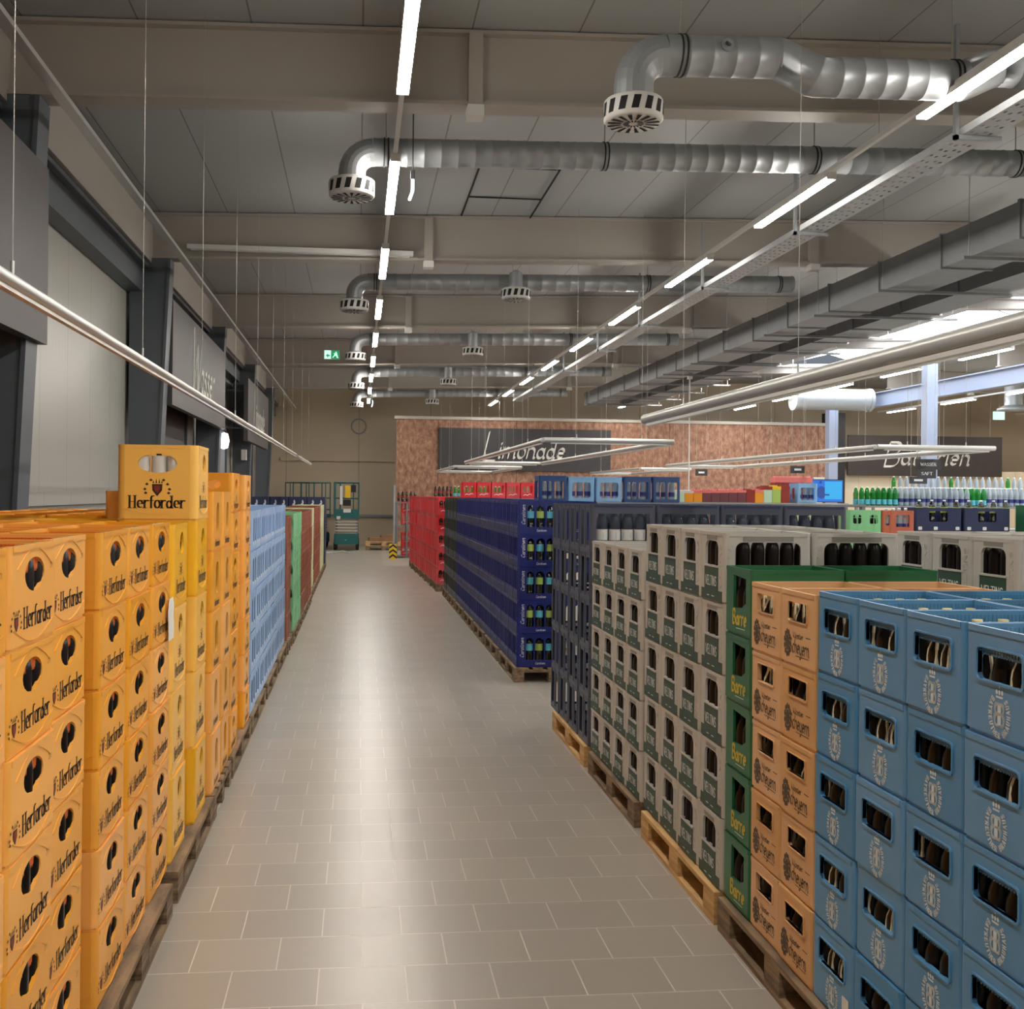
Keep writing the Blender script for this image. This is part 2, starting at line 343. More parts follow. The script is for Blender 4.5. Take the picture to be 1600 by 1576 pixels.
# ------------------------------------------------------------------ pen lettering
def arc(cx, cy, rx, ry, a0, a1, n=6):
    return [(cx + rx * math.cos(math.radians(a0 + (a1 - a0) * i / n)), cy + ry * math.sin(math.radians(a0 + (a1 - a0) * i / n))) for i in range(n + 1)]
O_ = arc(2, 2, 1.7, 2, 90, 450, 12)
G = {  # skeleton letters: (advance, strokes); x-height 4, cap height 6.4
 'a': (4.4, [arc(1.9, 1.9, 1.6, 1.9, 20, 340, 8), [(3.5, 3.9), (3.5, 0.4), (4.1, 0)]]),
 'b': (4.3, [[(0.5, 6.2), (0.5, 0)], arc(2, 1.9, 1.6, 1.9, -160, 160, 8)]),
 'c': (3.8, [arc(2.1, 2, 1.7, 2, 50, 310, 8)]),
 'd': (4.5, [arc(1.9, 1.9, 1.6, 1.9, 20, 340, 8), [(3.5, 6.3), (3.5, 0.3), (4.1, 0)]]),
 'e': (4.1, [[(0.4, 2.1), (3.5, 2.1)] + arc(1.95, 2.1, 1.6, 1.9, 0, 300, 9)]),
 'f': (3.0, [[(1.3, 0), (1.3, 5)] + arc(2.4, 5, 1.1, 1.3, 180, 60, 4), [(0.2, 3.9), (2.7, 3.9)]]),
 'h': (4.4, [[(0.5, 6.3), (0.5, 0)], [(0.5, 2.8)] + arc(2.1, 2.6, 1.5, 1.4, 150, 0, 5) + [(3.6, 0)]]),
 'i': (1.9, [[(0.8, 4), (0.8, 0.3), (1.3, 0)], [(0.8, 5.4), (0.85, 5.8)]]),
 'k': (4.0, [[(0.5, 6.3), (0.5, 0)], [(3.2, 4), (0.6, 1.9), (3.6, 0)]]),
 'l': (1.9, [[(0.8, 6.3), (0.8, 0.3), (1.3, 0)]]),
 'm': (6.6, [[(0.5, 4), (0.5, 0)], [(0.5, 2.8)] + arc(1.8, 2.6, 1.2, 1.4, 150, 0, 5) + [(3, 0)], [(3, 2.8)] + arc(4.4, 2.6, 1.2, 1.4, 150, 0, 5) + [(5.6, 0.3), (6.2, 0)]]),
 'n': (4.4, [[(0.5, 4), (0.5, 0)], [(0.5, 2.8)] + arc(2.1, 2.6, 1.5, 1.4, 150, 0, 5) + [(3.6, 0.3), (4.2, 0)]]),
 'o': (4.1, [O_]),
 'r': (3.2, [[(0.5, 4), (0.5, 0)], [(0.5, 2.6), (1.4, 3.8), (2.3, 4), (2.9, 3.6)]]),
 's': (3.6, [[(3.1, 3.5), (1.9, 4), (0.7, 3.5), (0.6, 2.8), (2, 2.1), (3.1, 1.3), (2.9, 0.4), (1.7, 0), (0.4, 0.5)]]),
 't': (2.9, [[(1.2, 5.6), (1.2, 0.6), (2, 0), (2.7, 0.4)], [(0.2, 4), (2.5, 4)]]),
 'u': (4.5, [[(0.5, 4), (0.5, 1.4)] + arc(2, 1.4, 1.5, 1.4, 180, 350, 5), [(3.5, 4), (3.5, 0.3), (4.1, 0)]]),
 'y': (4.2, [[(0.5, 4), (0.5, 1.4)] + arc(2, 1.4, 1.5, 1.4, 180, 350, 5), [(3.5, 4), (3.5, -1.2), (2.2, -2.2), (0.7, -1.8)]]),
 'A': (5, [[(0.2, 0), (2.4, 6.4), (4.6, 0)], [(1.1, 2.3), (3.7, 2.3)]]),
 'B': (4.8, [[(0.6, 6.4), (0.6, 0)], [(0.6, 6.4)] + arc(2.6, 4.9, 1.5, 1.5, 90, -90, 6) + [(0.6, 3.4)], [(0.6, 3.4)] + arc(2.7, 1.7, 1.7, 1.7, 90, -90, 6) + [(0.6, 0)]]),
 'C': (4.8, [arc(2.8, 3.2, 2.3, 3.2, 50, 310, 10)]),
 'E': (4.2, [[(3.7, 6.4), (0.6, 6.4), (0.6, 0), (3.8, 0)], [(0.6, 3.3), (3.2, 3.3)]]),
 'F': (4.0, [[(3.7, 6.4), (0.6, 6.4), (0.6, 0)], [(0.6, 3.3), (3.1, 3.3)]]),
 'H': (5.4, [[(0.8, 6.4), (0.8, 0)], [(4.3, 6.4), (4.3, 0)], [(0.8, 3.3), (4.3, 3.3)]]),
 'I': (1.8, [[(0.8, 6.4), (0.8, 0)]]),
 'K': (4.8, [[(0.6, 6.4), (0.6, 0)], [(4.2, 6.4), (0.8, 3), (4.4, 0)]]),
 'L': (4.0, [[(0.6, 6.4), (0.6, 0), (3.7, 0)]]),
 'N': (5.2, [[(0.6, 0), (0.6, 6.4), (4.3, 0), (4.3, 6.4)]]),
 'R': (4.9, [[(0.6, 6.4), (0.6, 0)], [(0.6, 6.4)] + arc(2.6, 4.8, 1.6, 1.6, 90, -90, 6) + [(0.6, 3.2)], [(2.4, 3.2), (4.4, 0)]]),
 'S': (4.5, [[(3.9, 5.6), (2.4, 6.4), (0.8, 5.6), (0.7, 4.3), (2.2, 3.3), (3.8, 2.3), (3.8, 0.9), (2.2, 0), (0.5, 0.8)]]),
 'T': (4.4, [[(2.2, 6.4), (2.2, 0)], [(0.1, 6.4), (4.3, 6.4)]]),
 'U': (5.0, [[(0.6, 6.4), (0.6, 1.8)] + arc(2.4, 1.8, 1.8, 1.8, 180, 360, 6) + [(4.2, 6.4)]]),
 'V': (4.8, [[(0.2, 6.4), (2.3, 0), (4.5, 6.4)]]),
 'W': (6.6, [[(0.2, 6.4), (1.7, 0), (3.2, 5.2), (4.8, 0), (6.4, 6.4)]]),
 'Y': (4.6, [[(0.2, 6.4), (2.3, 3.2), (4.4, 6.4)], [(2.3, 3.2), (2.3, 0)]]),
 '1': (2.6, [[(0.4, 5), (1.6, 6.4), (1.6, 0)]]),
 '2': (4.2, [arc(2, 4.7, 1.6, 1.7, 160, -30, 5) + [(0.4, 0), (3.8, 0)]]),
 '7': (4.0, [[(0.3, 6.4), (3.7, 6.4), (1.4, 0)]]),
 ' ': (2.4, []),
}
def write(mb, text, fn, m, cx, cy, width=None, height=None, nib=(0.4, 0.0), th=0.12, slant=0.0, serif=False, w=0.0009, t=0.0, big=None, vert=False):
    """letters drawn with a flat pen; centred on (cx,cy) in the (u,v) plane of fn"""
    adv = 0; segs = []
    for i, ch in enumerate(text):
        a, st = G[ch]; k = big if (big and i == 0) else 1.0
        for s_ in st: segs.append([(adv + x * k, y * k - (0.25 * (k - 1) * 6.4)) for x, y in s_])
        if serif and ch not in 'aceofs ':
            xs = sorted({round(p[0], 1) for s_ in st for p in s_ if p[1] <= 0.31 and p[1] > -0.5})
            for x in xs[:2]: segs.append([(adv + x - 0.75, 0.0), (adv + x + 0.75, 0.0)])
            if ch in 'Hlhdbkrn':
                x = st[-1][0][0] if ch == 'd' else st[0][0][0]; y = st[-1][0][1] if ch == 'd' else st[0][0][1]
                segs.append([(adv + x - 0.8, y), (adv + x + 0.3, y)])
            if ch == 'H': segs.append([(adv + 3.5, 6.4), (adv + 5.0, 6.4)])
        adv += a * k + (0.35 if not vert else 0.5)
    sx = (width / adv) if width else height / 6.4
    sy = (height / 6.4) if height else sx
    H2 = 3.2 * sy
    for st in segs:
        for (x0, y0), (x1, y1) in zip(st, st[1:]):
            pts = []
            for (x, y) in ((x0, y0), (x1, y1)):
                X = (x + slant * y) * sx; Y = y * sy
                for i in (-1, 1):
                    for j in (-1, 1):
                        pts.append((X + i * nib[0] * sx + j * th * sx * 0.35, Y + i * nib[1] * sy + j * th * sy))
            hull = convex_hull_2d([Vector(p) for p in pts])
            q = [pts[i] for i in hull]
            q = [(x - adv * sx / 2, y - H2) for x, y in q]
            if vert: q = [(-y, x) for x, y in q]
            mb.poly([(cx + x, cy + y) for x, y in q], fn, m, w, t)

def ell(cx, cy, rx, ry, n=20): return [(cx + rx * math.cos(2 * PI * k / n), cy + ry * math.sin(2 * PI * k / n)) for k in range(n)]
def rrect(x0, x1, y0, y1, r, n=4):
    p = []
    for cx, cy, a in ((x1 - r, y1 - r, 0), (x0 + r, y1 - r, 90), (x0 + r, y0 + r, 180), (x1 - r, y0 + r, 270)):
        p += arc(cx, cy, r, r, a, a + 90, n)
    return p
# ------------------------------------------------------------------ room shell
def zb(x): return 5.15 + 0.024 * x if x < 15.25 else 5.15 + 0.024 * (30.5 - x)     # underside of the roof beams
XL, XR, YB, YF = -3.2, 30.0, -5.0, 38.5
RIDGE = 15.25
M['floor'] = floor_mat()
M['ceiling'] = panel_mat('ceiling_sheet', (150, 152, 150), 0, 0.92, (104, 98, 90), lw=0.014, rough=0.5)
M['wall_light'] = panel_mat('light_wall_panel', (176, 174, 166), 1, 1.0, (140, 138, 132), lw=0.012, rough=0.32, rib=0.12)
M['wall_far'] = panel_mat('beige_wall_panel', (196, 178, 152), 0, 2.6, (140, 128, 112), lw=0.02, rough=0.5)
M['wall_dark'] = mat('dark_shutter', (58, 56, 55), 0.5, var=0.1)
M['wood_wall'] = stone_mat()
M['cream_wall'] = panel_mat('cream_wall', (222, 206, 176), 0, 1.2, (190, 176, 150), lw=0.015)

mb = MB(); mb.box(XL, XR, YB, YF, -0.1, 0, 'floor'); struct(mb.build('floor'))
# ceiling sheets either side of the ridge skylight
SK0, SK1, SKY0, SKY1 = 13.6, 16.7, 7.0, 33.2
def roof(x0, x1, y0, y1):
    m_ = MB(); z0, z1 = zb(x0) + 0.64, zb(x1) + 0.64
    m_.add([(x0, y0, z0), (x1, y0, z1), (x1, y1, z1), (x0, y1, z0), (x0, y0, z0 + .1), (x1, y0, z1 + .1), (x1, y1, z1 + .1), (x0, y1, z0 + .1)],
           [(0, 1, 2, 3), (4, 7, 6, 5), (0, 4, 5, 1), (1, 5, 6, 2), (2, 6, 7, 3), (3, 7, 4, 0)], 'ceiling'); return m_
cl = MB()
for a in ((XL, SK0, YB, YF), (SK1, XR, YB, YF), (SK0, RIDGE, YB, SKY0), (RIDGE, SK1, YB, SKY0), (SK0, RIDGE, SKY1, YF), (RIDGE, SK1, SKY1, YF)):
    r_ = roof(*a); cl.add(r_.v, r_.f, 'ceiling')
struct(cl.build('ceiling'))
M['sky_pane'] = emis('daylit_skylight_pane', (236, 244, 255), SKY_E)
n = 0
y = SKY0
while y < SKY1 - 0.1:
    n += 1
    m_ = MB(); y1 = min(y + 2.9, SKY1)
    for xa, xb_ in ((SK0, RIDGE), (RIDGE, SK1)):
        za, zc = zb(xa) + 0.70 + (0.35 if xa == RIDGE else 0), zb(xb_) + 0.70 + (0.35 if xb_ == RIDGE else 0)
        m_.add([(xa, y + .04, za), (xb_, y + .04, zc), (xb_, y1 - .04, zc), (xa, y1 - .04, za)], [(0, 1, 2, 3)], 'sky_pane')
    struct(m_.build('window_%d' % n))
    y += 2.9
mb = MB(); mb.box(XL - .15, XL, YB, YF, 0, 6.2, 'wall_light'); struct(mb.build('wall_left'))
mb = MB(); mb.box(XL, XR, YF, YF + .15, 0, 6.6, 'wall_far'); struct(mb.build('wall_back'))
mb = MB(); mb.box(XR, XR + .15, YB, YF, 0, 6.6, 'wall_far'); struct(mb.build('wall_right'))
mb = MB(); mb.box(XL, XR, YB - .15, YB, 0, 6.6, 'wall_light'); struct(mb.build('wall_front'))
# dark roller shutter opening in the left wall, with its pale blue-grey jamb
mb = MB(); mb.box(XL, XL + .03, -1, 10.05, 0, 4.4, 'wall_dark')
for k in range(30): mb.box(XL + .03, XL + .035, -1, 10.05, 0.05 + k * .145, 0.07 + k * .145, 'slot')
struct(mb.build('door_1'))
M['jamb'] = mat('blue_grey_jamb', (150, 154, 166), 0.5)
mb = MB(); mb.box(XL, XL + .08, 10.05, 10.4, 0, 4.6, 'jamb'); struct(mb.build('trim_1'))
mb = MB(); mb.box(XL, XL + .05, 10.4, 14.9, 1.72, 1.86, 'wall_light'); struct(mb.build('trim_2'))
# lower cladding rail and eaves beam along the left wall
mb = MB(); mb.box(XL, XL + .22, YB, YF, 4.62, 4.98, 'column'); mb.box(XL, XL + .30, YB, YF, 4.95, 5.0, 'column'); struct(mb.build('trim_3'))
mb = MB(); mb.box(XL, XL + .34, YB, YF, 5.02, 5.6, 'beam'); struct(mb.build('trim_4'))
# darker door bays further along the left wall
for i, (a, b) in enumerate(((16.4, 19.6), (22.2, 25.4), (28.2, 31.6))):
    mb = MB(); mb.box(XL, XL + .05, a, b, 0, 3.3, 'jamb' if i == 1 else 'wall_dark')
    mb.box(XL, XL + .09, a - .14, a, 0, 3.4, 'column'); mb.box(XL, XL + .09, b, b + .14, 0, 3.4, 'column'); mb.box(XL, XL + .09, a - .14, b + .14, 3.3, 3.44, 'column')
    struct(mb.build('door_%d' % (i + 2)))
mb = MB(); mb.box(-2.8, 1.25, YF - .12, YF, 1.02, 1.1, 'galv_flat'); mb.box(-2.8, 1.25, YF - .1, YF, 3.02, 3.14, 'wall_far'); struct(mb.build('trim_5'))
# free-standing copper brown partition
mb = MB(); mb.box(1.27, 16.6, 36.0, 36.15, 0, 4.42, 'wood_wall'); mb.box(1.2, 16.7, 35.94, 36.2, 4.42, 4.52, 'offwhite'); struct(mb.build('wall_partition'))
mb = MB(); mb.box(16.9, XR, 36.6, 36.8, 0, 2.9, 'cream_wall'); struct(mb.build('wall_rear'))
mb = MB(); mb.box(16.6, 17.2, 36.0, 36.6, 0, 4.9, 'black'); struct(mb.build('recess_shade'))  # solid black block standing in for the shade of the recess beside the partition

# ------------------------------------------------------------------ steel frame
BY = [3.0, 9.0, 15.0, 21.0, 27.0, 33.0]
ORD = ['first', 'second', 'third', 'fourth', 'fifth', 'sixth', 'seventh', 'eighth', 'ninth', 'tenth', 'eleventh', 'twelfth', 'thirteenth', 'fourteenth',
       'fifteenth', 'sixteenth', 'seventeenth', 'eighteenth', 'nineteenth', 'twentieth', 'twenty-first', 'twenty-second', 'twenty-third', 'twenty-fourth', 'twenty-fifth', 'twenty-sixth']
for i, y in enumerate(BY):
    o = empty('roof_beam', (0, y, 0))
    tag(o, '%s beige steel roof beam from the camera, crossing under the ceiling' % ORD[i], 'beam', 'roof beams')
    wb = MB(); fl = MB()
    for xa, xb_, e_ in ((XL + .3, 9.6, 0), (9.6, RIDGE, .40), (RIDGE, 17.2, .40), (17.2, XR, 0)):
        za, zc = zb(xa), zb(xb_)
        def bx(m_, y0, y1, d0, d1, mt):
            m_.add([(xa, y0, za + d0), (xb_, y0, zc + d0), (xb_, y1, zc + d0), (xa, y1, za + d0), (xa, y0, za + d1), (xb_, y0, zc + d1), (xb_, y1, zc + d1), (xa, y1, za + d1)],
                   [(0, 1, 2, 3), (4, 7, 6, 5), (0, 4, 5, 1), (1, 5, 6, 2), (2, 6, 7, 3), (3, 7, 4, 0)], mt)
        bx(wb, -.05, .05, .03 + e_, .62, 'beam'); bx(fl, -.13, .13, e_, .03 + e_, 'beam'); bx(fl, -.13, .13, .60, .63, 'beam')
    wb.build('web', o); fl.build('flange', o)
    for xs in (0.95, 6.6, 20.0):
        z = zb(xs); s = MB(); s.box(xs - .06, xs + .06, -.16, -.04, -.0 + z - .02, z + .6, 'beam'); s.box(xs - .07, xs + .07, -.19, -.02, z - .11, z - .02, 'white'); s.build('stay', o)
    if i >= 1:
        c = empty('steel_column', (XL, y, 0))
        tag(c, 'slate grey tapered steel column at left wall, %s in the row' % ORD[i - 1], 'column', 'steel columns on the left wall')
        m_ = MB(); z1 = zb(-3)
        for yy0, yy1, e in ((-.13, -.10, 0), (.10, .13, 0)):
            m_.add([(0.05, yy0, 0), (.36, yy0, 0), (.58, yy0, z1), (0.05, yy0, z1), (0.05, yy1, 0), (.36, yy1, 0), (.58, yy1, z1), (0.05, yy1, z1)],
                   [(0, 1, 2, 3), (4, 7, 6, 5), (0, 4, 5, 1), (1, 5, 6, 2), (2, 6, 7, 3), (3, 7, 4, 0)], 'column')
        m_.build('web', c)
        m_ = MB(); m_.add([(.34, -.15, 0), (.38, -.15, 0), (.60, -.15, z1), (.56, -.15, z1), (.34, .15, 0), (.38, .15, 0), (.60, .15, z1), (.56, .15, z1)],
                          [(0, 1, 2, 3), (4, 7, 6, 5), (0, 4, 5, 1), (1, 5, 6, 2), (2, 6, 7, 3), (3, 7, 4, 0)], 'column')
        m_.build('flange', c)
# square posts and ridge girder on the right
for i, (x, y) in enumerate(((15.3, 33.0), (15.25, 27.0))):
    c = empty('steel_post', (x, y, 0)); tag(c, 'square pale blue-grey post %s' % ('left of the dark brown lettered board' if i == 0 else 'standing in front of the dark brown lettered board'), 'post', 'posts on the right')
    m_ = MB(); m_.box(-.15, .15, -.15, .15, 0, zb(x) - .02, 'column_blue'); m_.build('shaft', c)
    m_ = MB(); m_.box(-.22, .22, -.22, .22, 0, .03, 'column_blue'); m_.build('base_plate', c)
m_ = MB(); m_.box(-.12, .12, -24, 0, 0, .03, 'column_blue'); m_.box(-.12, .12, -24, 0, .42, .45, 'column_blue'); m_.box(-.04, .04, -24, 0, .03, .42, 'column_blue')
tag(m_.build('girder', None, (16.1, 33, 4.72)), 'long pale blue-grey girder running towards the right posts', 'girder')

# ------------------------------------------------------------------ ceiling strip lights
M['tube_lit'] = emis('lit_diffuser', (255, 249, 240), LIGHT_E)
def make_strip():
    r = empty('strip_light')
    m_ = MB(); m_.box(-.045, .045, -.92, .92, .0, .045, 'white'); hs_ = m_.build('housing', r)
    m_ = MB(); m_.box(-.043, .043, -.905, .905, -.022, -.001, 'tube_lit'); m_.build('diffuser', r)
    m_ = MB()
    for s in (-1, 1):
        m_ = MB(); m_.box(-.045, .045, s * .915 - .006, s * .915 + .006, -.023, 0, 'white'); m_.build('end_cap', hs_)
    return r
def copy_tree(o, parent=None):
    c = o.copy(); COL.objects.link(c)
    if parent: c.parent = parent
    for ch in o.children: copy_tree(ch, c)
    return c
strip0 = make_strip(); first = True
ROWS = [(0.30, 'above the aisle'), (4.38, 'right of the aisle'), (8.82, 'beside the big square ducts'), (12.88, 'below the skylight'), (18.4, 'beyond the right posts'), (23.6, 'at the far right')]
for ri, (x, nm) in enumerate(ROWS):
    m_ = MB(); m_.box(x - .02, x + .02, -4.5, 36, 4.93, 4.975, 'white')
    tag(m_.build('light_rail'), 'white ceiling light rail carrying the strip lights %s' % nm, 'light rail', 'light rails')
    y = 0.16 - 3.42; k = 0
    ys = []
    while y < 36: ys.append(y); y += 3.42
    for k, y in enumerate(ys):
        if k < 1 and ri > 2: continue
        o = strip0 if first else copy_tree(strip0); first = False
        o.location = (x, y, 4.885)
        q = k - 2
        tag(o, ('lit white strip light %s, %s visible from the camera' % (nm, ORD[q])) if q >= 0 else 'lit white strip light %s, overhead behind the camera' % nm, 'strip light', 'strip lights %s' % nm)
    # hanging wires of the rail
    for y in (2, 8, 14, 20, 26, 32):
        m_ = MB(); m_.tube([(x, y + .6, 4.97), (x, y + .6, zb(x) + .635)], .003, 'wire', 5)
        tag(m_.build('suspension_wire'), 'thin vertical wire holding the light rail %s' % nm, 'wire', 'wires of the light rail %s' % nm)

# ------------------------------------------------------------------ suspended aluminium tubes over the goods
def tube_lamp(x0, y0, x1, y1, z, r, label, group, wires=True):
    o = empty('suspended_tube', ((x0 + x1) / 2, (y0 + y1) / 2, z)); tag(o, label, 'tube', group)
    cx, cy = (x0 + x1) / 2, (y0 + y1) / 2
    a = (x0 - cx, y0 - cy, 0); b = (x1 - cx, y1 - cy, 0)
    m_ = MB(); m_.tube([a, b], r, 'tube', 12); m_.build('tube_body', o)
    d = Vector(b) - Vector(a); L_ = d.length; d.normalize()
    m_ = MB(); lo = Vector((0, 0, -r * 1.25))
    m_.beam(Vector(a) + lo + d * .1, Vector(b) + lo - d * .1, r * .9, r * .5, 'white'); m_.build('light_slot', o)
    n_ = max(2, int(L_ / 2.3)) if abs(y1 - y0) > abs(x1 - x0) else 2
    for k in range(n_):
        p = Vector(a) + d * (L_ * (k + .5) / n_)
        zt = zb(cx + p.x) + .635 - z
        m_ = MB(); m_.tube([p + Vector((0, 0, r)), Vector((p.x, p.y, zt))], .0022, 'wire', 5); m_.tube([p + Vector((0, 0, r * .8)), p + Vector((0, 0, r + .05))], .007, 'tube', 6); m_.build('hanging_wire', o)
    return o
tube_lamp(-1.27, 0.5, -1.27, 21.6, 2.64, .028, 'long pale tube hanging over the orange crates on the left', None)
tube_lamp(-1.27, 22.2, -1.27, 28.5, 2.64, .024, 'far short tube hanging in line behind the long left tube', None)
tube_lamp(2.83, 0.5, 2.83, 10.26, 2.64, .05, 'thick pale tube hanging over the grey crates, nearest on the right', None)
for i, (xa, xb_, ya, yb, nm) in enumerate(((2.54, 4.38, 14.4, 25.2, 'in front of the Limonade board'), (2.62, 4.5, 29, 35.4, 'low before the copper partition'),
                                       (7.62, 9.45, 14.9, 25.7, 'in front of the dark brown lettered board'), (7.85, 9.3, 28.9, 35.4, 'behind the right-hand rectangle of tubes'))):
    g = 'hanging tubes %s' % nm
    tube_lamp(xa, ya, xb_, ya, 2.64, .035, 'near cross tube of the hanging rectangle %s' % nm, g)
    tube_lamp(xa, yb, xb_, yb, 2.64, .035, 'far cross tube of the hanging rectangle %s' % nm, g)
    tube_lamp(xa, ya + .06, xa, yb - .06, 2.64, .035, 'left long tube of the hanging rectangle %s' % nm, g)
    tube_lamp(xb_, ya + .06, xb_, yb - .06, 2.64, .035, 'right long tube of the hanging rectangle %s' % nm, g)

m_ = MB(); m_.box(-1.55, 1.55, -.05, .05, -.03, .03, 'white'); m_.box(-1.5, 1.5, -.03, .03, -.05, -.03, 'tube')
tag(m_.build('unlit_batten', None, (-.82, 14.82, 5.24)), 'long unlit white batten fixed to the third beam at left', 'batten')
m_ = MB(); zc_ = zb(1.9) + .632
for a in ((1.4, 1.42, 12.6, 14.85), (2.38, 2.4, 12.6, 14.85), (1.4, 2.4, 12.6, 12.62), (1.4, 2.4, 13.9, 13.92)): m_.box(*a, zc_ - .02, zc_ - .005, 'slot')
struct(m_.build('trim_7'))
# upper left conduit rail
m_ = MB(); m_.beam((-2.3, 0, 4.90), (-2.3, 38.3, 4.90), .09, .04, 'tube'); m_.beam((-2.34, 0, 4.925), (-2.34, 38.3, 4.925), .015, .05, 'beam')
tag(m_.build('cable_rail'), 'pale brown cable rail running along below the ceiling at left', 'cable rail')

# perforated cable tray
o = empty('cable_tray', (5.02, 0, 4.86)); tag(o, 'long perforated galvanised cable tray hanging right of the second light row', 'cable tray')
m_ = MB(); y = 1.0
loops = []
for s in range(12):
    ya, yb = 1.0 + s * 2.7, 1.0 + (s + 1) * 2.7
    hs = []
    nn = 18
    for k in range(nn):
        yc = ya + (k + .5) * 2.7 / nn
        for j in range(4): hs.append(rrect(-.115 + j * .06, -.09 + j * .06, yc - .032 + (j % 2) * .03, yc + .012 + (j % 2) * .03, .006, 1))
    m_.panel([[(-.14, ya), (.14, ya), (.14, yb), (-.14, yb)]] + hs, .003, lambda u, v, w_: (u, v, w_), 'tray')
m_.build('tray_floor', o)
m_ = MB(); m_.box(-.14, -.135, 1, 33.4, 0, .06, 'tray'); m_.box(.135, .14, 1, 33.4, 0, .06, 'tray'); m_.build('side_rail', o)
for y in (4.8, 8.2, 11.4, 14.6, 18, 21.2, 24.8, 29.2):
    m_ = MB(); m_.box(-.2, .2, y - .02, y + .02, -.04, -.005, 'galv'); m_.box(-.2, -.17, y - .02, y + .02, -.04, .9, 'galv'); m_.build('bracket', o)

# ------------------------------------------------------------------ ventilation
def diffuser(parent=None, top=.12):
    """round white swirl outlet; origin at its centre top"""
    r = empty('air_outlet')
    m_ = MB(); m_.lathe([(.0, 0), (.12, 0), (.205, -.02), (.215, -.03), (.215, -.165), (.2, -.18), (.0, -.186)], 'white', 28); ob_ = m_.build('outlet_body', r)
    m_ = MB()
    for k in range(14):
        a = 2 * PI * k / 14; a2 = a + .24
        P_ = lambda an, z, rr=.2165: (rr * math.cos(an), rr * math.sin(an), z)
        m_.add([P_(a, -.05), P_(a2, -.05), P_(a2 - .1, -.145), P_(a - .1, -.145)], [(0, 1, 2, 3)], 'slot')
    m_.build('side_slot', ob_)
    m_ = MB()
    for k in range(16):
        a = 2 * PI * k / 16
        for r0, r1, d in ((.09, .19, .085), (.035, .075, .1)):
            z0 = -.1885
            m_.add([(r0 * math.cos(a - d), r0 * math.sin(a - d), z0), (r1 * math.cos(a - d), r1 * math.sin(a - d), z0), (r1 * math.cos(a + d), r1 * math.sin(a + d), z0), (r0 * math.cos(a + d), r0 * math.sin(a + d), z0)], [(0, 1, 2, 3)], 'slot')
    m_.build('bottom_slot', ob_)
    return r
out0 = diffuser(); ofirst = True
def put_outlet(x, y, z, label):
    global ofirst
    o = out0 if ofirst else copy_tree(out0); ofirst = False
    o.location = (x, y, z); tag(o, label, 'air outlet', 'round air outlets'); return o
def spiral_duct(y, z0, x0, x1, r, label, elbow=True, drop=.28, bend=None, segs=0.16):
    o = empty('round_duct', (0, y, 0)); tag(o, label, 'duct', 'round spiral ducts')
    m_ = MB(); pts = []
    zz = lambda x: z0 + .024 * (x - x0)
    R_ = r * 1.55
    if elbow:
        ex = x0 + R_
        for k in range(7):
            a = PI - k * PI / 2 / 6
            pts.append((ex + R_ * math.cos(a), 0, zz(x0) - R_ + R_ * math.sin(a)))
        e = MB(); e.tube([(x0, 0, zz(x0) - R_ - drop)] + pts, r, 'galv', 20, smooth=False); e.build('elbow', o)
        xs = ex
    else: xs = x0
    path = [(xs, 0, zz(xs))]
    if bend:
        for bxx, dz in bend: path.append((bxx, 0, zz(bxx) + dz))
    path.append((x1, 0, zz(x1) + (bend[-1][1] if bend else 0)))
    # spiral seams as small ridges
    P_ = []; RR = []
    for a, b in zip(path, path[1:]):
        L_ = b[0] - a[0]; n_ = max(1, int(L_ / segs))
        for k in range(n_):
            for f, dr in ((k / n_, 0), ((k + .90) / n_, 0), ((k + .93) / n_, .004), ((k + .97) / n_, .004)):
                P_.append((a[0] + L_ * f, 0, a[2] + (b[2] - a[2]) * f)); RR.append(r + dr)
    P_.append(path[-1]); RR.append(r)
    m_.tube(P_, RR, 'galv', 24); sp_ = m_.build('spiral_pipe', o)
    xc = xs + .12
    while xc < x1:
        zc_ = zz(xc)
        if bend:
            for (b0, d0), (b1, d1) in zip([(xs, 0)] + bend, bend + [(x1, bend[-1][1])]):
                if b0 <= xc <= b1: zc_ = zz(xc) + d0 + (d1 - d0) * (xc - b0) / max(1e-6, b1 - b0)
        c_ = MB()
        for dx in (-.018, .018): c_.tube([(xc + dx - .006, 0, zc_), (xc + dx + .006, 0, zc_)], r + .008, 'black', 24)
        c_.tube([(xc, 0, zc_ + r), (xc, 0, zb(xc) + .635)], .006, 'wire', 5)
        c_.build('pipe_clamp', sp_); xc += 2.1
    return o
spiral_duct(7.55, 5.10, 1.97, 9.5, .145, 'thick galvanised spiral duct with offset bend, nearest the camera', drop=.12, bend=[(3.05, 0), (3.35, -.13), (4.5, -.13), (4.75, -.02)])
put_outlet(1.97, 7.55, 4.78, 'largest white round air outlet, top right below the thick bent duct')
m_ = MB(); m_.tube([(2.62, 7.39, 5.14), (2.62, 7.44, 5.14)], .045, 'galv', 16); m_.tube([(2.6, 7.36, 5.14), (2.64, 7.40, 5.14)], .012, 'black', 8)
tag(m_.build('duct_gauge'), 'small round test cap on the side of the thick bent duct', 'gauge')
spiral_duct(10.0, 5.09, -.09, 12.5, .128, 'straight galvanised spiral duct behind the first visible beam', drop=.05)
put_outlet(-.09, 10.0, 4.84, 'white round air outlet left of the first light row, nearest one')
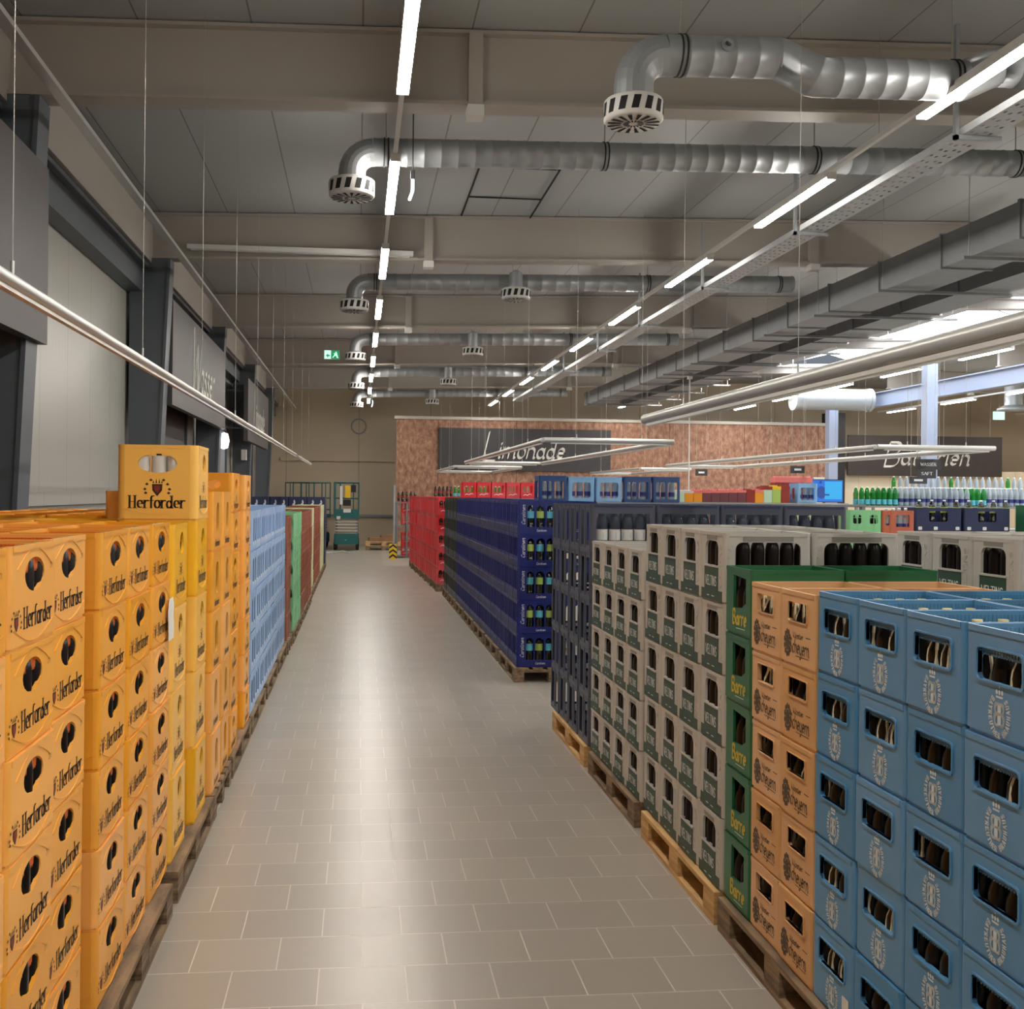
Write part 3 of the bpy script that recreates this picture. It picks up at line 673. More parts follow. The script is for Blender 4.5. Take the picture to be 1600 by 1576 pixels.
for i, y in enumerate((16.0, 22.0, 28.0, 34.0)):
    spiral_duct(y, 5.06, -.09, 6.75, .125, 'galvanised spiral duct under the %s ceiling bay' % ORD[i + 2], drop=.06, segs=.22)
    put_outlet(-.09, y, 4.80, 'white round air outlet left of the first light row, %s from camera' % ORD[i + 1])
    put_outlet(2.32, y - .32 , 4.98 - (0 if i == 0 else .06), 'white round air outlet between the light rows, %s from camera' % ORD[i])
    m_ = MB(); m_.tube([(2.32, y - .32, 4.98 - (0 if i == 0 else .06)), (2.32, y - .32, 5.2)], .10, 'galv', 16); m_.tube([(2.32, y - .32, 5.16), (2.32, y - .12, 5.16)], .09, 'galv', 16)
    tag(m_.build('duct_spigot'), 'short vertical duct stub above the %s middle air outlet' % ORD[i], 'duct stub', 'duct stubs')
for n_, (x0, nm) in enumerate(((6.85, 'left'), (7.95, 'right'))):
    o = empty('square_duct', (x0, 0, 4.62)); tag(o, 'long rectangular grey sheet duct running away, %s of the pair' % nm, 'duct', 'rectangular ducts')
    m_ = MB(); m_.box(0, .62, 2, 31.8, 0, .38, 'galv_flat'); m_.build('duct_casing', o)
    for k in range(20):
        y = 2.9 + k * 1.5
        f_ = MB(); f_.box(-.02, .64, y - .02, y + .02, -.02, .40, 'galv_flat'); f_.build('joint_flange', o)
for k in range(15):
    y = 3.4 + k * 1.95
    o = empty('trapeze_hanger', (7.7, y, 4.56)); tag(o, 'steel trapeze rail under the rectangular ducts, %s from camera' % ORD[k], 'hanger', 'duct hangers')
    m_ = MB(); m_.box(-1.0, 1.25, -.025, .025, 0, .035, 'galv_flat'); m_.build('rail', o)
    for s in (-.93, 1.18):
        m_ = MB(); m_.tube([(s, 0, .0), (s, 0, zb(7.7) + .635 - 4.56)], .006, 'wire', 5); m_.build('threaded_rod', o)
m_ = MB(); m_.tube([(13.4, 0, 0), (15.7, 0, 0)], .33, 'galv', 28); m_.tube([(13.3, 0, 0), (13.4, 0, 0)], .36, 'galv', 28); m_.tube([(15.7, 0, 0), (15.8, 0, 0)], .36, 'galv', 28)
m_.tube([(13.45, 0, .3), (13.45, 0, 1.17)], .02, 'wire', 6)
tag(m_.build('silencer_drum', None, (0, 31.4, 4.92)), 'big shiny cylindrical duct drum near the far left post', 'duct drum')
for x in (19.6, 22.8):
    m_ = MB(); m_.tube([(x, 30, 4.7), (x, 30, 5.6)], .25, 'galv', 20); m_.lathe([(.25, 0), (.45, -.1), (.45, -.16), (0, -.16)], 'galv', 20, (x, 30, 4.72))
    tag(m_.build('roof_fan'), 'galvanised vertical duct with round hood, %s' % ('left of the two by the far posts' if x < 20 else 'right of the two by the far posts'), 'roof fan', 'roof fans')

# emergency exit sign, small lamps
o = empty('exit_sign', (-.6, 23, 4.86)); tag(o, 'green and white lit escape sign hanging under the ceiling', 'exit sign')
M['exit_green'] = emis('lit_green_sign', (10, 150, 90), 1.0, .05); M['exit_white'] = emis('lit_white_sign', (200, 255, 225), 1.3, .1)
m_ = MB(); m_.box(-.17, .17, -.02, .02, -.1, .1, 'white'); m_.build('sign_case', o)
m_ = MB(); m_.box(-.16, -.02, -.024, -.021, -.09, .09, 'exit_white'); m_.box(-.01, .16, -.024, -.021, -.09, .09, 'exit_green')
m_.build('sign_face', o)
m_ = MB()
fn = lambda u, v, w_: (u, -.0245 - w_, v)
m_.poly([(-.13, -.02), (-.08, -.07), (-.08, -.035), (-.04, -.035), (-.04, -.005), (-.08, -.005), (-.08, .03)], fn, 'exit_green')
m_.poly(ell(.09, .05, .016, .016, 10), fn, 'exit_white'); m_.poly([(.03, .03), (.11, .035), (.12, -.01), (.14, -.07), (.11, -.07), (.09, -.02), (.05, -.03), (.03, -.07), (.01, -.06), (.06, .01)], fn, 'exit_white')
m_.build('pictogram', o)
for s in (-.12, .12):
    m_ = MB(); m_.tube([(s, 0, .1), (s, 0, zb(0) + .635 - 4.86)], .003, 'wire', 5); m_.build('hanging_wire', o)
M['lamp_glow'] = emis('lit_small_lamp', (225, 245, 255), 4.0)
for x, y, z, nm in ((.47, 9.75, 4.72, 'near'), (.42, 33.6, 4.75, 'far')):
    o = empty('emergency_lamp', (x, y, z)); tag(o, 'small upright lit lamp hanging beside the aisle light row, %s one' % nm, 'lamp')
    m_ = MB(); m_.tube([(0, 0, .1), (0, 0, zb(x) + .635 - z)], .006, 'black', 6); m_.box(-.02, .02, -.02, .02, .06, .14, 'black'); m_.build('stem', o)
    m_ = MB(); m_.tube([(0, 0, .07), (0, 0, -.05), (-.03, -.03, -.14)], .014, 'lamp_glow', 8); m_.build('lit_tube', o)

# ------------------------------------------------------------------ boards and wall fittings
def board_left(y0, y1, text, label, tw, th_, cy_, cz):
    o = empty('sign_board', (-2.62, (y0 + y1) / 2, 3.1)); tag(o, label, 'sign', 'dark boards on the left')
    h2 = (y1 - y0) / 2
    m_ = MB(); m_.box(-.1, 0, -h2, h2, 0, 1.48, 'sign_left'); bd_ = m_.build('board', o)
    for yy in (-h2 + .4, h2 - .4):
        m_ = MB(); m_.box(-.58, -.1, yy - .02, yy + .02, .3, .34, 'column'); m_.box(-.58, -.1, yy - .02, yy + .02, 1.2, 1.24, 'column'); m_.build('wall_bracket', o)
    if text:
        m_ = MB(); write(m_, text, lambda u, v, w_: (w_, u, v), 'chalk', cy_, cz, tw, th_, nib=(.22, .22), th=.2, slant=.28, w=.001, t=.01, big=1.7)
        m_.build('lettering', bd_)
board_left(3.2, 9.2, '', 'large blank anthracite board hanging at upper left, nearest the camera', 0, 0, 0, 0)
board_left(15.2, 21.1, 'Wasser', 'anthracite board on the left wall with chalk lettering Wasser', 2.6, .62, .0, .72)
board_left(25.4, 31.0, 'Limonade', 'small far anthracite board on the left wall with chalk lettering', 3.0, .6, .0, .72)
o = empty('sign_board', (5.7, 35.96, 2.69)); tag(o, 'black board reading Limonade on the copper brown partition', 'sign')
m_ = MB(); m_.box(-2.98, 2.98, -.06, .0, 0, 1.45, 'sign'); bd_ = m_.build('board', o)
m_ = MB(); write(m_, 'Limonade', lambda u, v, w_: (u, -.061 - w_, v), 'chalk', -.08, .72, 2.9, .56, nib=(.3, .22), th=.25, slant=.28, w=0, t=.02, big=1.75); m_.build('lettering', bd_)
o = empty('sign_board', (20.35, 36.0, 2.69)); tag(o, 'wide brown-black board with chalk lettering at the far right', 'sign')
m_ = MB(); m_.box(-2.9, 2.95, .3, .36, 0, 1.45, 'sign_brown'); bd_ = m_.build('board', o)
for s_ in (-2.5, 2.5):
    m_ = MB(); m_.tube([(s_, .33, 1.45), (s_, .33, zb(20.35 + s_) + .635 - 2.69)], .01, 'wire', 5); m_.build('hanging_wire', o)
m_ = MB(); write(m_, 'Batterien', lambda u, v, w_: (u, .299 - w_, v), 'chalk', .05, .7, 3.3, .58, nib=(.3, .2), th=.24, slant=.28, w=0, t=.02, big=1.5); m_.build('lettering', bd_)
def hang_sign(x, y, z, wd, hg, text, label, zt=2.6):
    o = empty('hanging_sign', (x, y, z)); tag(o, label, 'sign', 'small hanging signs')
    m_ = MB(); m_.box(-wd / 2, wd / 2, -.01, .01, -hg / 2, hg / 2, 'sign'); bd_ = m_.build('sign_plate', o)
    m_ = MB(); write(m_, text, lambda u, v, w_: (u, -.011 - w_, v), 'ink_white', 0, 0, wd * .62, hg * .3, nib=(.45, 0), th=.3) if text else m_.box(-wd * .25, wd * .25, -.0125, -.011, -hg * .14, hg * .14, 'ink_white')
    m_.build('lettering', bd_)
    for s_ in (-wd * .42, wd * .42):
        m_ = MB(); m_.tube([(s_, 0, hg / 2), (s_, 0, zb(x + s_) + .635 - z)], .003, 'wire', 5); m_.build('hanging_wire', o)
hang_sign(9.25, 16.4, 2.44, .44, .17, 'WASSER', 'small black hanging sign reading WASSER, topmost of three at right')
hang_sign(9.9, 17.6, 2.32, .34, .17, 'SAFT', 'small black hanging sign reading SAFT, middle of three at right')
hang_sign(10.3, 18.6, 2.22, .34, .13, '', 'small black hanging sign lowest of three at right', 2.6)
hang_sign(8.4, 25.3, 2.47, .3, .16, '', 'small black hanging sign on a white pole before the partition')
hang_sign(9.1, 21.2, 2.46, .3, .15, '', 'small black hanging sign left above the blue screen')
o = empty('wall_notice', (16.2, 35.9, 2.3)); tag(o, 'black notice with two white text lines at right end of partition', 'notice')
m_ = MB(); m_.box(-.2, .35, -.03, .08, -1.2, .3, 'white'); m_.build('backing', o)
m_ = MB(); m_.box(-.05, .3, -.04, -.03, -.1, .22, 'sign'); m_.box(.0, .25, -.042, -.04, .09, .16, 'ink_white'); m_.box(.0, .25, -.042, -.04, -.04, .03, 'ink_white'); m_.build('notice_plate', o)
m_ = MB(); m_.box(-.012, .012, -.012, .012, 0, 2.65, 'white'); m_.box(-.05, .05, -.05, .05, 2.6, 2.85, 'white')
tag(m_.build('power_pole', None, (7.35, 23.0, 1.9)), 'thin white vertical power pole before the copper partition', 'pole')
o = empty('lit_sign', (22.2, 34.8, 4.8)); tag(o, 'small white lit sign box hanging at upper far right', 'lit sign')
m_ = MB(); m_.box(-.2, .2, -.03, .03, -.14, .14, 'exit_white'); m_.build('sign_face', o)
m_ = MB(); m_.tube([(0, 0, .14), (0, 0, zb(22.2) + .63 - 4.8)], .006, 'wire', 5); m_.build('hanging_wire', o)
# fittings on the left wall
o = empty('junction_box', (XL + .1, 9.72, 2.3)); tag(o, 'pale grey electrical box with lower case on the dark left shutter', 'electrical box')
m_ = MB(); m_.box(-.07, .05, -.12, .12, -.02, .16, 'galv_flat'); m_.build('upper_case', o)
m_ = MB(); m_.box(-.07, .1, -.13, .13, -.34, -.03, 'offwhite'); m_.build('lower_case', o)
m_ = MB(); m_.tube([(0, .02, .16), (0, .06, .35), (0, .06, 2.0)], .022, 'offwhite', 8); m_.build('conduit', o)
o = empty('bulkhead_lamp', (XL + .5, 21.6, 2.9)); tag(o, 'lit oval wall lamp below the Wasser board', 'lamp')
m_ = MB(); m_.box(-.5, -.02, -.06, .06, -.06, .06, 'galv_flat'); m_.build('bracket', o)
m_ = MB(); m_.lathe([(0, -.17), (.08, -.14), (.11, 0), (.08, .14), (0, .17)], 'lamp_glow', 14); m_.build('lamp_globe', o)
m_ = MB(); m_.box(0, .12, -.1, .1, -.13, .13, 'white')
tag(m_.build('wall_box', None, (XL + .3, 26.7, 2.8)), 'small white wall box on the third left column', 'wall box')
o = empty('coiled_hose', (-.0, YF - .06, 4.3)); tag(o, 'round coil of cable hung high on the far beige wall', 'cable coil')
m_ = MB(); m_.tube([(.26 * math.cos(a * PI / 12), 0, .26 * math.sin(a * PI / 12)) for a in range(25)], .03, 'beam', 8, cap=False); m_.build('coil', o)
# ------------------------------------------------------------------ pallets
PAL = {}
def pallet_parts(wm, short):
    """long side (1.2) along local y unless short; depth along x; origin at the aisle-side near corner on the floor"""
    LY, LX = (.8, 1.2) if short else (1.2, .8)
    d = MB()
    if short:
        for k in range(5): d.box(0, LX, [0, .19, .34, .515, .655][k], [.145, .29, .46, .61, .8][k], .122, .144, wm)
        for k in range(3): d.box([0, .5275, 1.055][k], [.145, .6725, 1.2][k], 0, LY, .1, .122, wm)
    else:
        for k in range(5): d.box([0, .19, .34, .515, .655][k], [.145, .29, .46, .61, .8][k], 0, LY, .122, .144, wm)
        for k in range(3): d.box(0, LX, [0, .5275, 1.055][k], [.145, .6725, 1.2][k], .1, .122, wm)
    blk = MB(); blk.box(-.0, .10, -.0, .145, .022, .1, wm) if not short else blk.box(0, .145, 0, .10, .022, .1, wm)
    run = MB()
    run.box(0, .10, 0, LY, 0, .022, wm) if not short else run.box(0, LX, 0, .1, 0, .022, wm)
    return d.mesh('deck'), blk.mesh('block'), run.mesh('runner')
for wm in ('wood_new', 'wood_old'):
    for s in (False, True): PAL[wm, s] = pallet_parts(wm, s)
def pallet(x, y, side, wm, label, group, short=False, rz=0.0, z=0.0):
    """side +1: goods extend to +x; -1: to -x"""
    dk, bl, ru = PAL[wm, short]
    o = empty('euro_pallet', (x, y, z), rz); tag(o, label, 'pallet', group)
    LY, LX = (.8, 1.2) if short else (1.2, .8)
    ox = 0 if side > 0 else -LX
    link('deck', dk, o, (ox, 0, 0))
    if short:
        for yy in (0, .35, .7):
            link('runner', ru, o, (ox, yy, 0))
            for xx in (0, .5275, 1.055): link('block', bl, o, (ox + xx, yy, 0))
    else:
        for xx in (0, .35, .7):
            link('runner', ru, o, (ox + xx, 0, 0))
            for yy in (0, .5275, 1.055): link('block', bl, o, (ox + xx, yy, 0))

# ------------------------------------------------------------------ crates
KIND = {}
def faces(W, D):
    return {'px': (lambda u, v, w: (W / 2 + w, u, v), D), 'nx': (lambda u, v, w: (-W / 2 - w, -u, v), D),
            'ny': (lambda u, v, w: (u, -D / 2 - w, v), W), 'py': (lambda u, v, w: (-u, D / 2 + w, v), W)}
def crate(kind, W, D, h, m, P=(), Q=(), deco=None, r=.022, t=.012, frame=None, rim=None, ribs=None, grid=True, low=.012, part='lettering', extra=None):
    b = MB(); F = faces(W, D); dec = MB()
    for k, (fn, L) in F.items():
        hs = P if k in ('px', 'nx') else Q
        lo, hi = -L / 2 + r, L / 2 - r
        b.panel([[(lo, low), (hi, low), (hi, h - .001), (lo, h - .001)]] + [list(q) for q in hs], t, fn, m)
        if frame:
            for q in hs:
                cx = sum(p[0] for p in q) / len(q); cy = sum(p[1] for p in q) / len(q)
                big = [(cx + (p[0] - cx) * (1 + frame / max(.01, abs(p[0] - cx) + .03)), cy + (p[1] - cy) * (1 + frame / max(.01, abs(p[1] - cy) + .02))) for p in q]
                b.panel([big, list(q)], .018, lambda u, v, w_, fn=fn: fn(u, v, w_ + .005), m)
        if deco: deco(dec, b, fn, L, k)
        fi = lambda u, v, w_, fn=fn: fn(u, v, w_ - .006)
        b.panel([[(lo, 0), (hi, 0), (hi, low), (lo, low)]], .006, fi, m)
        rm = rim or m
        b.panel([[(lo, h - .016), (hi, h - .016), (hi, h), (lo, h)]], .004, lambda u, v, w_, fn=fn: fn(u, v, w_ + .0022), rm)
        if ribs:
            n = int(L / .012)
            for i in range(2, n - 1):
                u = -L / 2 + i * L / n
                b.panel([[(u, h - .075), (u + .005, h - .075), (u + .005, h - .012), (u, h - .012)]], .004, lambda u, v, w_, fn=fn: fn(u, v, w_ - t), ribs)
            b.panel([[(lo, h - .07), (hi, h - .07), (hi, h - .012), (lo, h - .012)]], .0015, lambda u, v, w_, fn=fn: fn(u, v, w_ - t - .0), ribs)
    for sx in (-1, 1):
        for sy in (-1, 1):
            a0 = {(1, 1): 0, (-1, 1): 90, (-1, -1): 180, (1, -1): 270}[sx, sy]
            cx, cy = sx * (W / 2 - r), sy * (D / 2 - r)
            for z0, z1, rr in ((low, h, r), (0, low, r - .006)):
                pts = arc(cx, cy, rr, rr, a0, a0 + 90, 4)
                vs = [(x, y, z0) for x, y in pts] + [(x, y, z1) for x, y in pts]; n = len(pts)
                b.add(vs, [(i, i + 1, n + i + 1, n + i) for i in range(n - 1)], m, True)
            pi = arc(cx, cy, r - t, r - t, a0, a0 + 90, 4); po = arc(cx, cy, r, r, a0, a0 + 90, 4); n = 5
            b.add([(x, y, h) for x, y in po] + [(x, y, h) for x, y in pi], [(i, i + 1, n + i + 1, n + i) for i in range(4)], m)
            b.add([(x, y, low) for x, y in pi] + [(x, y, h) for x, y in pi], [(i, i + 1, n + i + 1, n + i) for i in range(4)], m, True)
    b.box(-W / 2 + .008, W / 2 - .008, -D / 2 + .008, D / 2 - .008, .006, .014, m)
    if grid:
        nx, ny = (round((W - .02) / .072), round((D - .02) / .072))
        for i in range(1, nx): x = -W / 2 + i * W / nx; b.box(x - .0015, x + .0015, -D / 2 + t, D / 2 - t, .014, min(.10, h * .35), m)
        for i in range(1, ny): y = -D / 2 + i * D / ny; b.box(-W / 2 + t, W / 2 - t, y - .0015, y + .0015, .014, min(.10, h * .35), m)
    if extra: extra(b, F)
    KIND[kind] = dict(W=W, D=D, h=h, body=b.mesh(kind + '_body'), deco=dec.mesh(kind + '_print') if dec.f else None, part=part)

def smile(b, fn, L, m, cy, amp, wd):
    n = 12; pts = [(-wd / 2 + wd * i / n, cy - amp * math.sin(PI * i / n)) for i in range(n + 1)]
    for (x0, y0), (x1, y1) in zip(pts, pts[1:]):
        b.poly([(x0, y0 - .0016), (x1, y1 - .0016), (x1, y1 + .0016), (x0, y0 + .0016)], fn, m, 0, .0022)
def crest(d, fn, cx, cy, s, m='ink', m2='ink_red'):
    """small brewery crest: shield between two scrolls below a crown"""
    d.poly([(cx + x * s, cy + y * s) for x, y in ((-.28, .15), (.28, .15), (.26, -.2), (0, -.52), (-.26, -.2))], fn, m, .0006)
    d.poly([(cx + x * s, cy + y * s) for x, y in ((-.16, .06), (.16, .06), (.14, -.16), (0, -.36), (-.14, -.16))], fn, m2, .001)
    for sg in (-1, 1):
        for k in range(4):
            a = 30 + k * 38
            x, y = sg * (.30 + .36 * math.cos(math.radians(a - 60))), -.08 + .42 * math.sin(math.radians(a - 90)) + .1
            d.poly([(cx + (x + dx) * s, cy + (y + dy) * s) for dx, dy in ((-.1, 0), (0, -.07), (.1, 0), (0, .09))], fn, m, .0006)
    for x in (-.26, -.1, .06, .2): d.poly([(cx + (x) * s, cy + .2 * s), (cx + (x + .1) * s, cy + .2 * s), (cx + (x + .05) * s, cy + (.46 if abs(x + .02) < .15 else .36) * s)], fn, m, .0006)
HB = dict(nib=(.66, 0), th=.15, serif=True)
def d_orange_small(d, b, fn, L, k):
    if k in ('px', 'nx'):
        crest(d, fn, -.152, .078, .06); write(d, 'Herforder', fn, 'ink', .03, .078, .25, .054, **HB)
        write(d, '271', fn, 'ink_grey', .145, .2, None, .014, nib=(.3, 0), th=.2); smile(b, fn, L, 'orange', .055, .042, .34)
        n = 12; smile(b, fn, L, 'orange', .205, -.05, .30)
    else:
        write(d, 'Herforder', fn, 'ink', -.01, .075, .17, .042, **HB); smile(b, fn, L, 'orange', .055, .03, .26)
EL = lambda cx, cy, rx, ry: ell(cx, cy, rx, ry, 20)
crate('herf_small', .30, .408, .2657, 'orange', [EL(.0, .186, .084, .045)], [EL(0, .19, .075, .034)], d_orange_small, ribs='orange_rib', frame=None)
def lens(cx, cy, rx, ry): return [(cx + rx * math.cos(2 * PI * k / 24), cy + ry * (abs(math.sin(2 * PI * k / 24)) ** 1.0) * (1 if k <= 12 else -1) * (1.0)) for k in range(24)]
def d_tall(d, b, fn, L, k):
    w_ = .29 if k in ('ny', 'py') else .26
    crest(d, fn, 0, .178, .095 if k in ('ny', 'py') else .07); write(d, 'Herforder', fn, 'ink', 0, .1, w_, .064, **HB)
    smile(b, fn, L, 'amber', .07, .035, .34)
crate('herf_tall', .41, .42, .395, 'amber', [EL(.02, .30, .052, .055)], [lens(0, .30, .10, .05)], d_tall, r=.04)
def d_med(d, b, fn, L, k):
    write(d, 'Herforder', fn, 'ink', 0, .05, .2, .04, **HB)
crate('herf_medium', .30, .40, .347, 'orange', [rrect(-.05, .06, .10, .285, .05, 5)], [rrect(-.08, .08, .24, .29, .02)], d_med, r=.03)
crate('herf_seven', .30, .395, .2657, 'orange', [EL(.0, .186, .07, .042)], [EL(0, .19, .07, .034)],
      lambda d, b, fn, L, k: (crest(d, fn, 0, .10, .05), write(d, 'Herforder', fn, 'ink', 0, .055, .24 if k in ('px', 'nx') else .17, .045, **HB), smile(b, fn, L, 'orange', .055, .035, .3)), r=.03)
def d_sky(d, b, fn, L, k):
    if k in ('px', 'nx'):
        d.poly(rrect(-.095, -.01, .045, .075, .01), fn, 'label_white', -.004, .003); d.poly(rrect(.075, .145, .045, .075, .01), fn, 'label_white', -.004, .003)
        for u in (.03, .17): b.panel([[(u, .05), (u + .008, .05), (u + .008, .3), (u, .3)]], .006, lambda u, v, w_: fn(u, v, w_ + .0015), 'sky')
crate('sky', .30, .40, .318, 'sky', [rrect(-.10, -.005, .04, .26, .045, 5), rrect(.07, .15, .04, .26, .035, 5)], [rrect(-.09, .09, .2, .26, .02)], d_sky, part='bottle_base', grid=False, t=.004)
def plain(m):
    def f(d, b, fn, L, k):
        for v in (.09, .2): b.panel([[(-L / 2 + .02, v), (L / 2 - .02, v), (L / 2 - .02, v + .006), (-L / 2 + .02, v + .006)]], .006, lambda u, v_, w_: fn(u, v_, w_ + .003), m)
        for u in (-L / 4, L / 4): b.panel([[(u, .02), (u + .006, .02), (u + .006, .27), (u, .27)]], .006, lambda u_, v_, w_: fn(u_, v_, w_ + .003), m)
    return f
twin = [rrect(-.14, -.06, .13, .23, .03), rrect(.06, .14, .13, .23, .03)]
crate('brown', .30, .39, .29, 'brown', (), twin, plain('brown'), grid=False)
crate('mint', .30, .39, .294, 'mint', (), twin, plain('mint'), grid=False)
crate('cream', .30, .39, .29, 'cream', (), twin, plain('cream'), grid=False)
# steel-blue crate with the oval BB emblem
def d_blue(d, b, fn, L, k):
    cx, cy = 0, .068
    for mir in (-1, 1):
        write(d, 'B', lambda u, v, w_, mir=mir: fn(mir * u, v, w_), 'ink_pale', .0115, cy, .021, .054, nib=(.75, 0), th=.45)
    txt = 'BAYREUTHER BRAUHAUS'
    for i, ch in enumerate(txt):
        a = math.radians(128 + (i + .5) * (284 / len(txt)))
        if ch == ' ': continue
        px, py = cx + .038 * math.cos(a), cy + .052 * math.sin(a)
        ta = math.atan2(.052 * math.cos(a), -.038 * math.sin(a))
        f2 = lambda u, v, w_, px=px, py=py, ta=ta: fn(px + u * math.cos(ta) - v * math.sin(ta), py + u * math.sin(ta) + v * math.cos(ta), w_)
        write(d, ch, f2, 'ink_pale', 0, 0, .0095, .0135, nib=(.85, 0), th=.6)
    for x, hh in ((-.014, .014), (0, .022), (.014, .014)): d.poly(ell(x * .8, cy + .0565, .0045, .0065, 8), fn, 'ink_pale', .0008)
    d.poly([(-.013, cy + .042), (.013, cy + .042), (.015, cy + .047), (-.015, cy + .047)], fn, 'ink_pale', .0008)
    d.poly([(-.0015, cy + .066), (.0015, cy + .066), (.0015, cy + .074), (-.0015, cy + .074)], fn, 'ink_pale', .0008)
crate('bb', .40, .30, .282, 'blue', [rrect(-.095, .095, .146, .228, .014)], [rrect(-.11, .11, .146, .228, .014)], d_blue, frame=.007, ribs='blue', part='emblem', r=.014)
BL = dict(nib=(.42, .38), th=.12)
def d_tan(d, b, fn, L, k):
    if k not in ('px', 'nx'): return
    write(d, 'Kloster', fn, 'ink_grey', .01, .118, .09, .022, **BL); write(d, 'Scheyern', fn, 'ink_grey', .02, .078, .17, .05, **BL)
    d.poly([(-.01, .042), (.1, .042), (.1, .045), (-.01, .045)], fn, 'ink_grey', .0006); d.poly([(.075, .118), (.115, .118), (.115, .121), (.075, .121)], fn, 'ink_grey', .0006)
    for kk in range(11):
        a = kk * 2 * PI / 11; d.poly(ell(-.085 + .026 * math.cos(a), .082 + .042 * math.sin(a), .009, .012, 7), fn, 'ink_grey', .0006)
    d.poly(ell(-.085, .082, .018, .03, 12), fn, 'ink_grey', .0007)
crate('tan', .40, .30, .2785, 'tan', [rrect(-.075, .085, .168, .238, .008)], [rrect(-.1, .1, .168, .238, .01)], d_tan, frame=.005, r=.012)
def d_barre(d, b, fn, L, k):
    if k not in ('px', 'nx'): return
    write(d, 'Barre', fn, 'ink_yellow', .02, .078, .165, .06, nib=(.62, .42), th=.22); d.poly([(-.02, .03), (.08, .032), (.08, .035), (-.02, .033)], fn, 'ink_pale', .0006)
crate('barre', .40, .30, .2875, 'green', [[(-.055, .115), (-.055, .255), (.09, .245), (.09, .145), (.04, .12)]], [rrect(-.1, .1, .17, .24, .01)], d_barre, r=.012)
def veltins(kind, W, D, h):
    k_ = h / .317
    def deco(d, b, fn, L, k):
        f2 = lambda u, v, w_: fn(u, v, w_ + .0025)
        if k in ('px', 'nx'):
            b.panel([[(-.095, .035 * k_), (.086, .035 * k_), (.086, .158 * k_), (-.095, .158 * k_)]], .004, f2, 'dgreen')
            b.panel([[(-.1, .158 * k_), (.09, .158 * k_), (.09, .166 * k_), (-.1, .166 * k_)]], .01, lambda u, v, w_: fn(u, v, w_ + .006), 'grey')
            b.panel([[(-.07, .282 * k_), (.062, .282 * k_), (.062, h - .004), (-.07, h - .004)]], .003, lambda u, v, w_: fn(u, v, w_ + .0015), 'grey2')
            write(d, 'VELTINS', f2, 'ink_pale', -.005, .095 * k_, .15, .042 * k_, nib=(.42, 0), th=.3, w=.0005)
            d.poly([(-.05, .025), (-.02, .025), (-.02, .029), (-.05, .029)], f2, 'ink_pale', .0025); d.poly([(.01, .025), (.045, .025), (.045, .029), (.01, .029)], f2, 'ink_pale', .0025)
            write(b, 'VELTINS', fn, 'grey', .118, .17 * k_, .2 * k_, .022, nib=(.3, 0), th=.25, w=0, t=.002, vert=True)
        else:
            b.panel([[(-.115, .28 * k_), (.115, .28 * k_), (.115, h - .004), (-.115, h - .004)]], .003, lambda u, v, w_: fn(u, v, w_ + .0015), 'grey2')
            b.panel([[(-.145, .035 * k_), (.145, .035 * k_), (.145, .125 * k_), (-.145, .125 * k_)]], .004, f2, 'dgreen')
            write(b, 'VELTINS', fn, 'grey', -.172, .17 * k_, .2 * k_, .022, nib=(.3, 0), th=.25, w=0, t=.002, vert=True)
        b.panel([[(-L / 2 + .022, .006), (L / 2 - .022, .006), (L / 2 - .022, .055 * k_), (-L / 2 + .022, .055 * k_)]], .003, lambda u, v, w_: fn(u, v, w_ + .002), 'dgreen')
    def arch(x0, x1, y0, y1, r): return [(x0, y0), (x1, y0)] + arc(x1 - r, y1 - r, r, r, 0, 90, 5) + arc(x0 + r, y1 - r, r, r, 90, 180, 5)
    crate(kind, W, D, h, 'grey', [arch(-.09, .082, .166 * k_, .276 * k_, .035)], [arch(-.15, .15, .13 * k_, .275 * k_, .035)], deco, r=.022, low=.010)
veltins('velt', .40, .318, .3155)
veltins('velt_low', .40, .318, .285)
def posts(m, frm, W, D, h, n):
    pass
def d_slate(d, b, fn, L, k):
    if k in ('px', 'nx'):
        for u in (-.16, -.02, .135): b.panel([[(u, .0), (u + .02, .0), (u + .02, h_ - .002), (u, h_ - .002)]], .006, lambda u_, v_, w_: fn(u_, v_, w_ + .004), 'slate')
        b.panel([[(-L / 2 + .02, .0), (L / 2 - .02, .0), (L / 2 - .02, .03), (-L / 2 + .02, .03)]], .01, lambda u_, v_, w_: fn(u_, v_, w_ + .004), 'slate')
h_ = .334
crate('slate', .455, .355, h_, 'slate', [rrect(-.135, -.05, .05, .30, .008), rrect(.03, .115, .05, .30, .008)],
      [rrect(-.19, .19, .03, .275, .01)], d_slate, rim='navyd', grid=False, r=.02, t=.005)
def d_navy(d, b, fn, L, k):
    if k in ('px', 'nx'):
        for u in (-.095, .0, .09):
            b.panel([[(u - .022, .012), (u + .022, .0), (u + .022, .07), (u - .022, .085)]], .004, lambda u_, v_, w_: fn(u_, v_, w_ + .004), 'lattice')
        for u in (-.14, -.05, .045, .13): b.panel([[(u, .0), (u + .012, .0), (u + .012, .33), (u, .33)]], .005, lambda u_, v_, w_: fn(u_, v_, w_ + .003), 'navy')
    else:
        write(d, 'Carolinen', fn, 'ink_white', -.148, .2, .2, .034, nib=(.4, .3), th=.3, slant=.2, vert=True)
        write(d, 'Carolinen', fn, 'ink_white', .04, .042, .10, .022, nib=(.4, .3), th=.3)
        n = 10; smile(b, fn, L, 'label_blue', .062, -.012, .3)
A3 = lambda x0, x1, y0, y1: [(x0, y0), (x1, y0)] + arc((x0 + x1) / 2, y1 - .04, (x1 - x0) / 2, .04, 0, 180, 8)
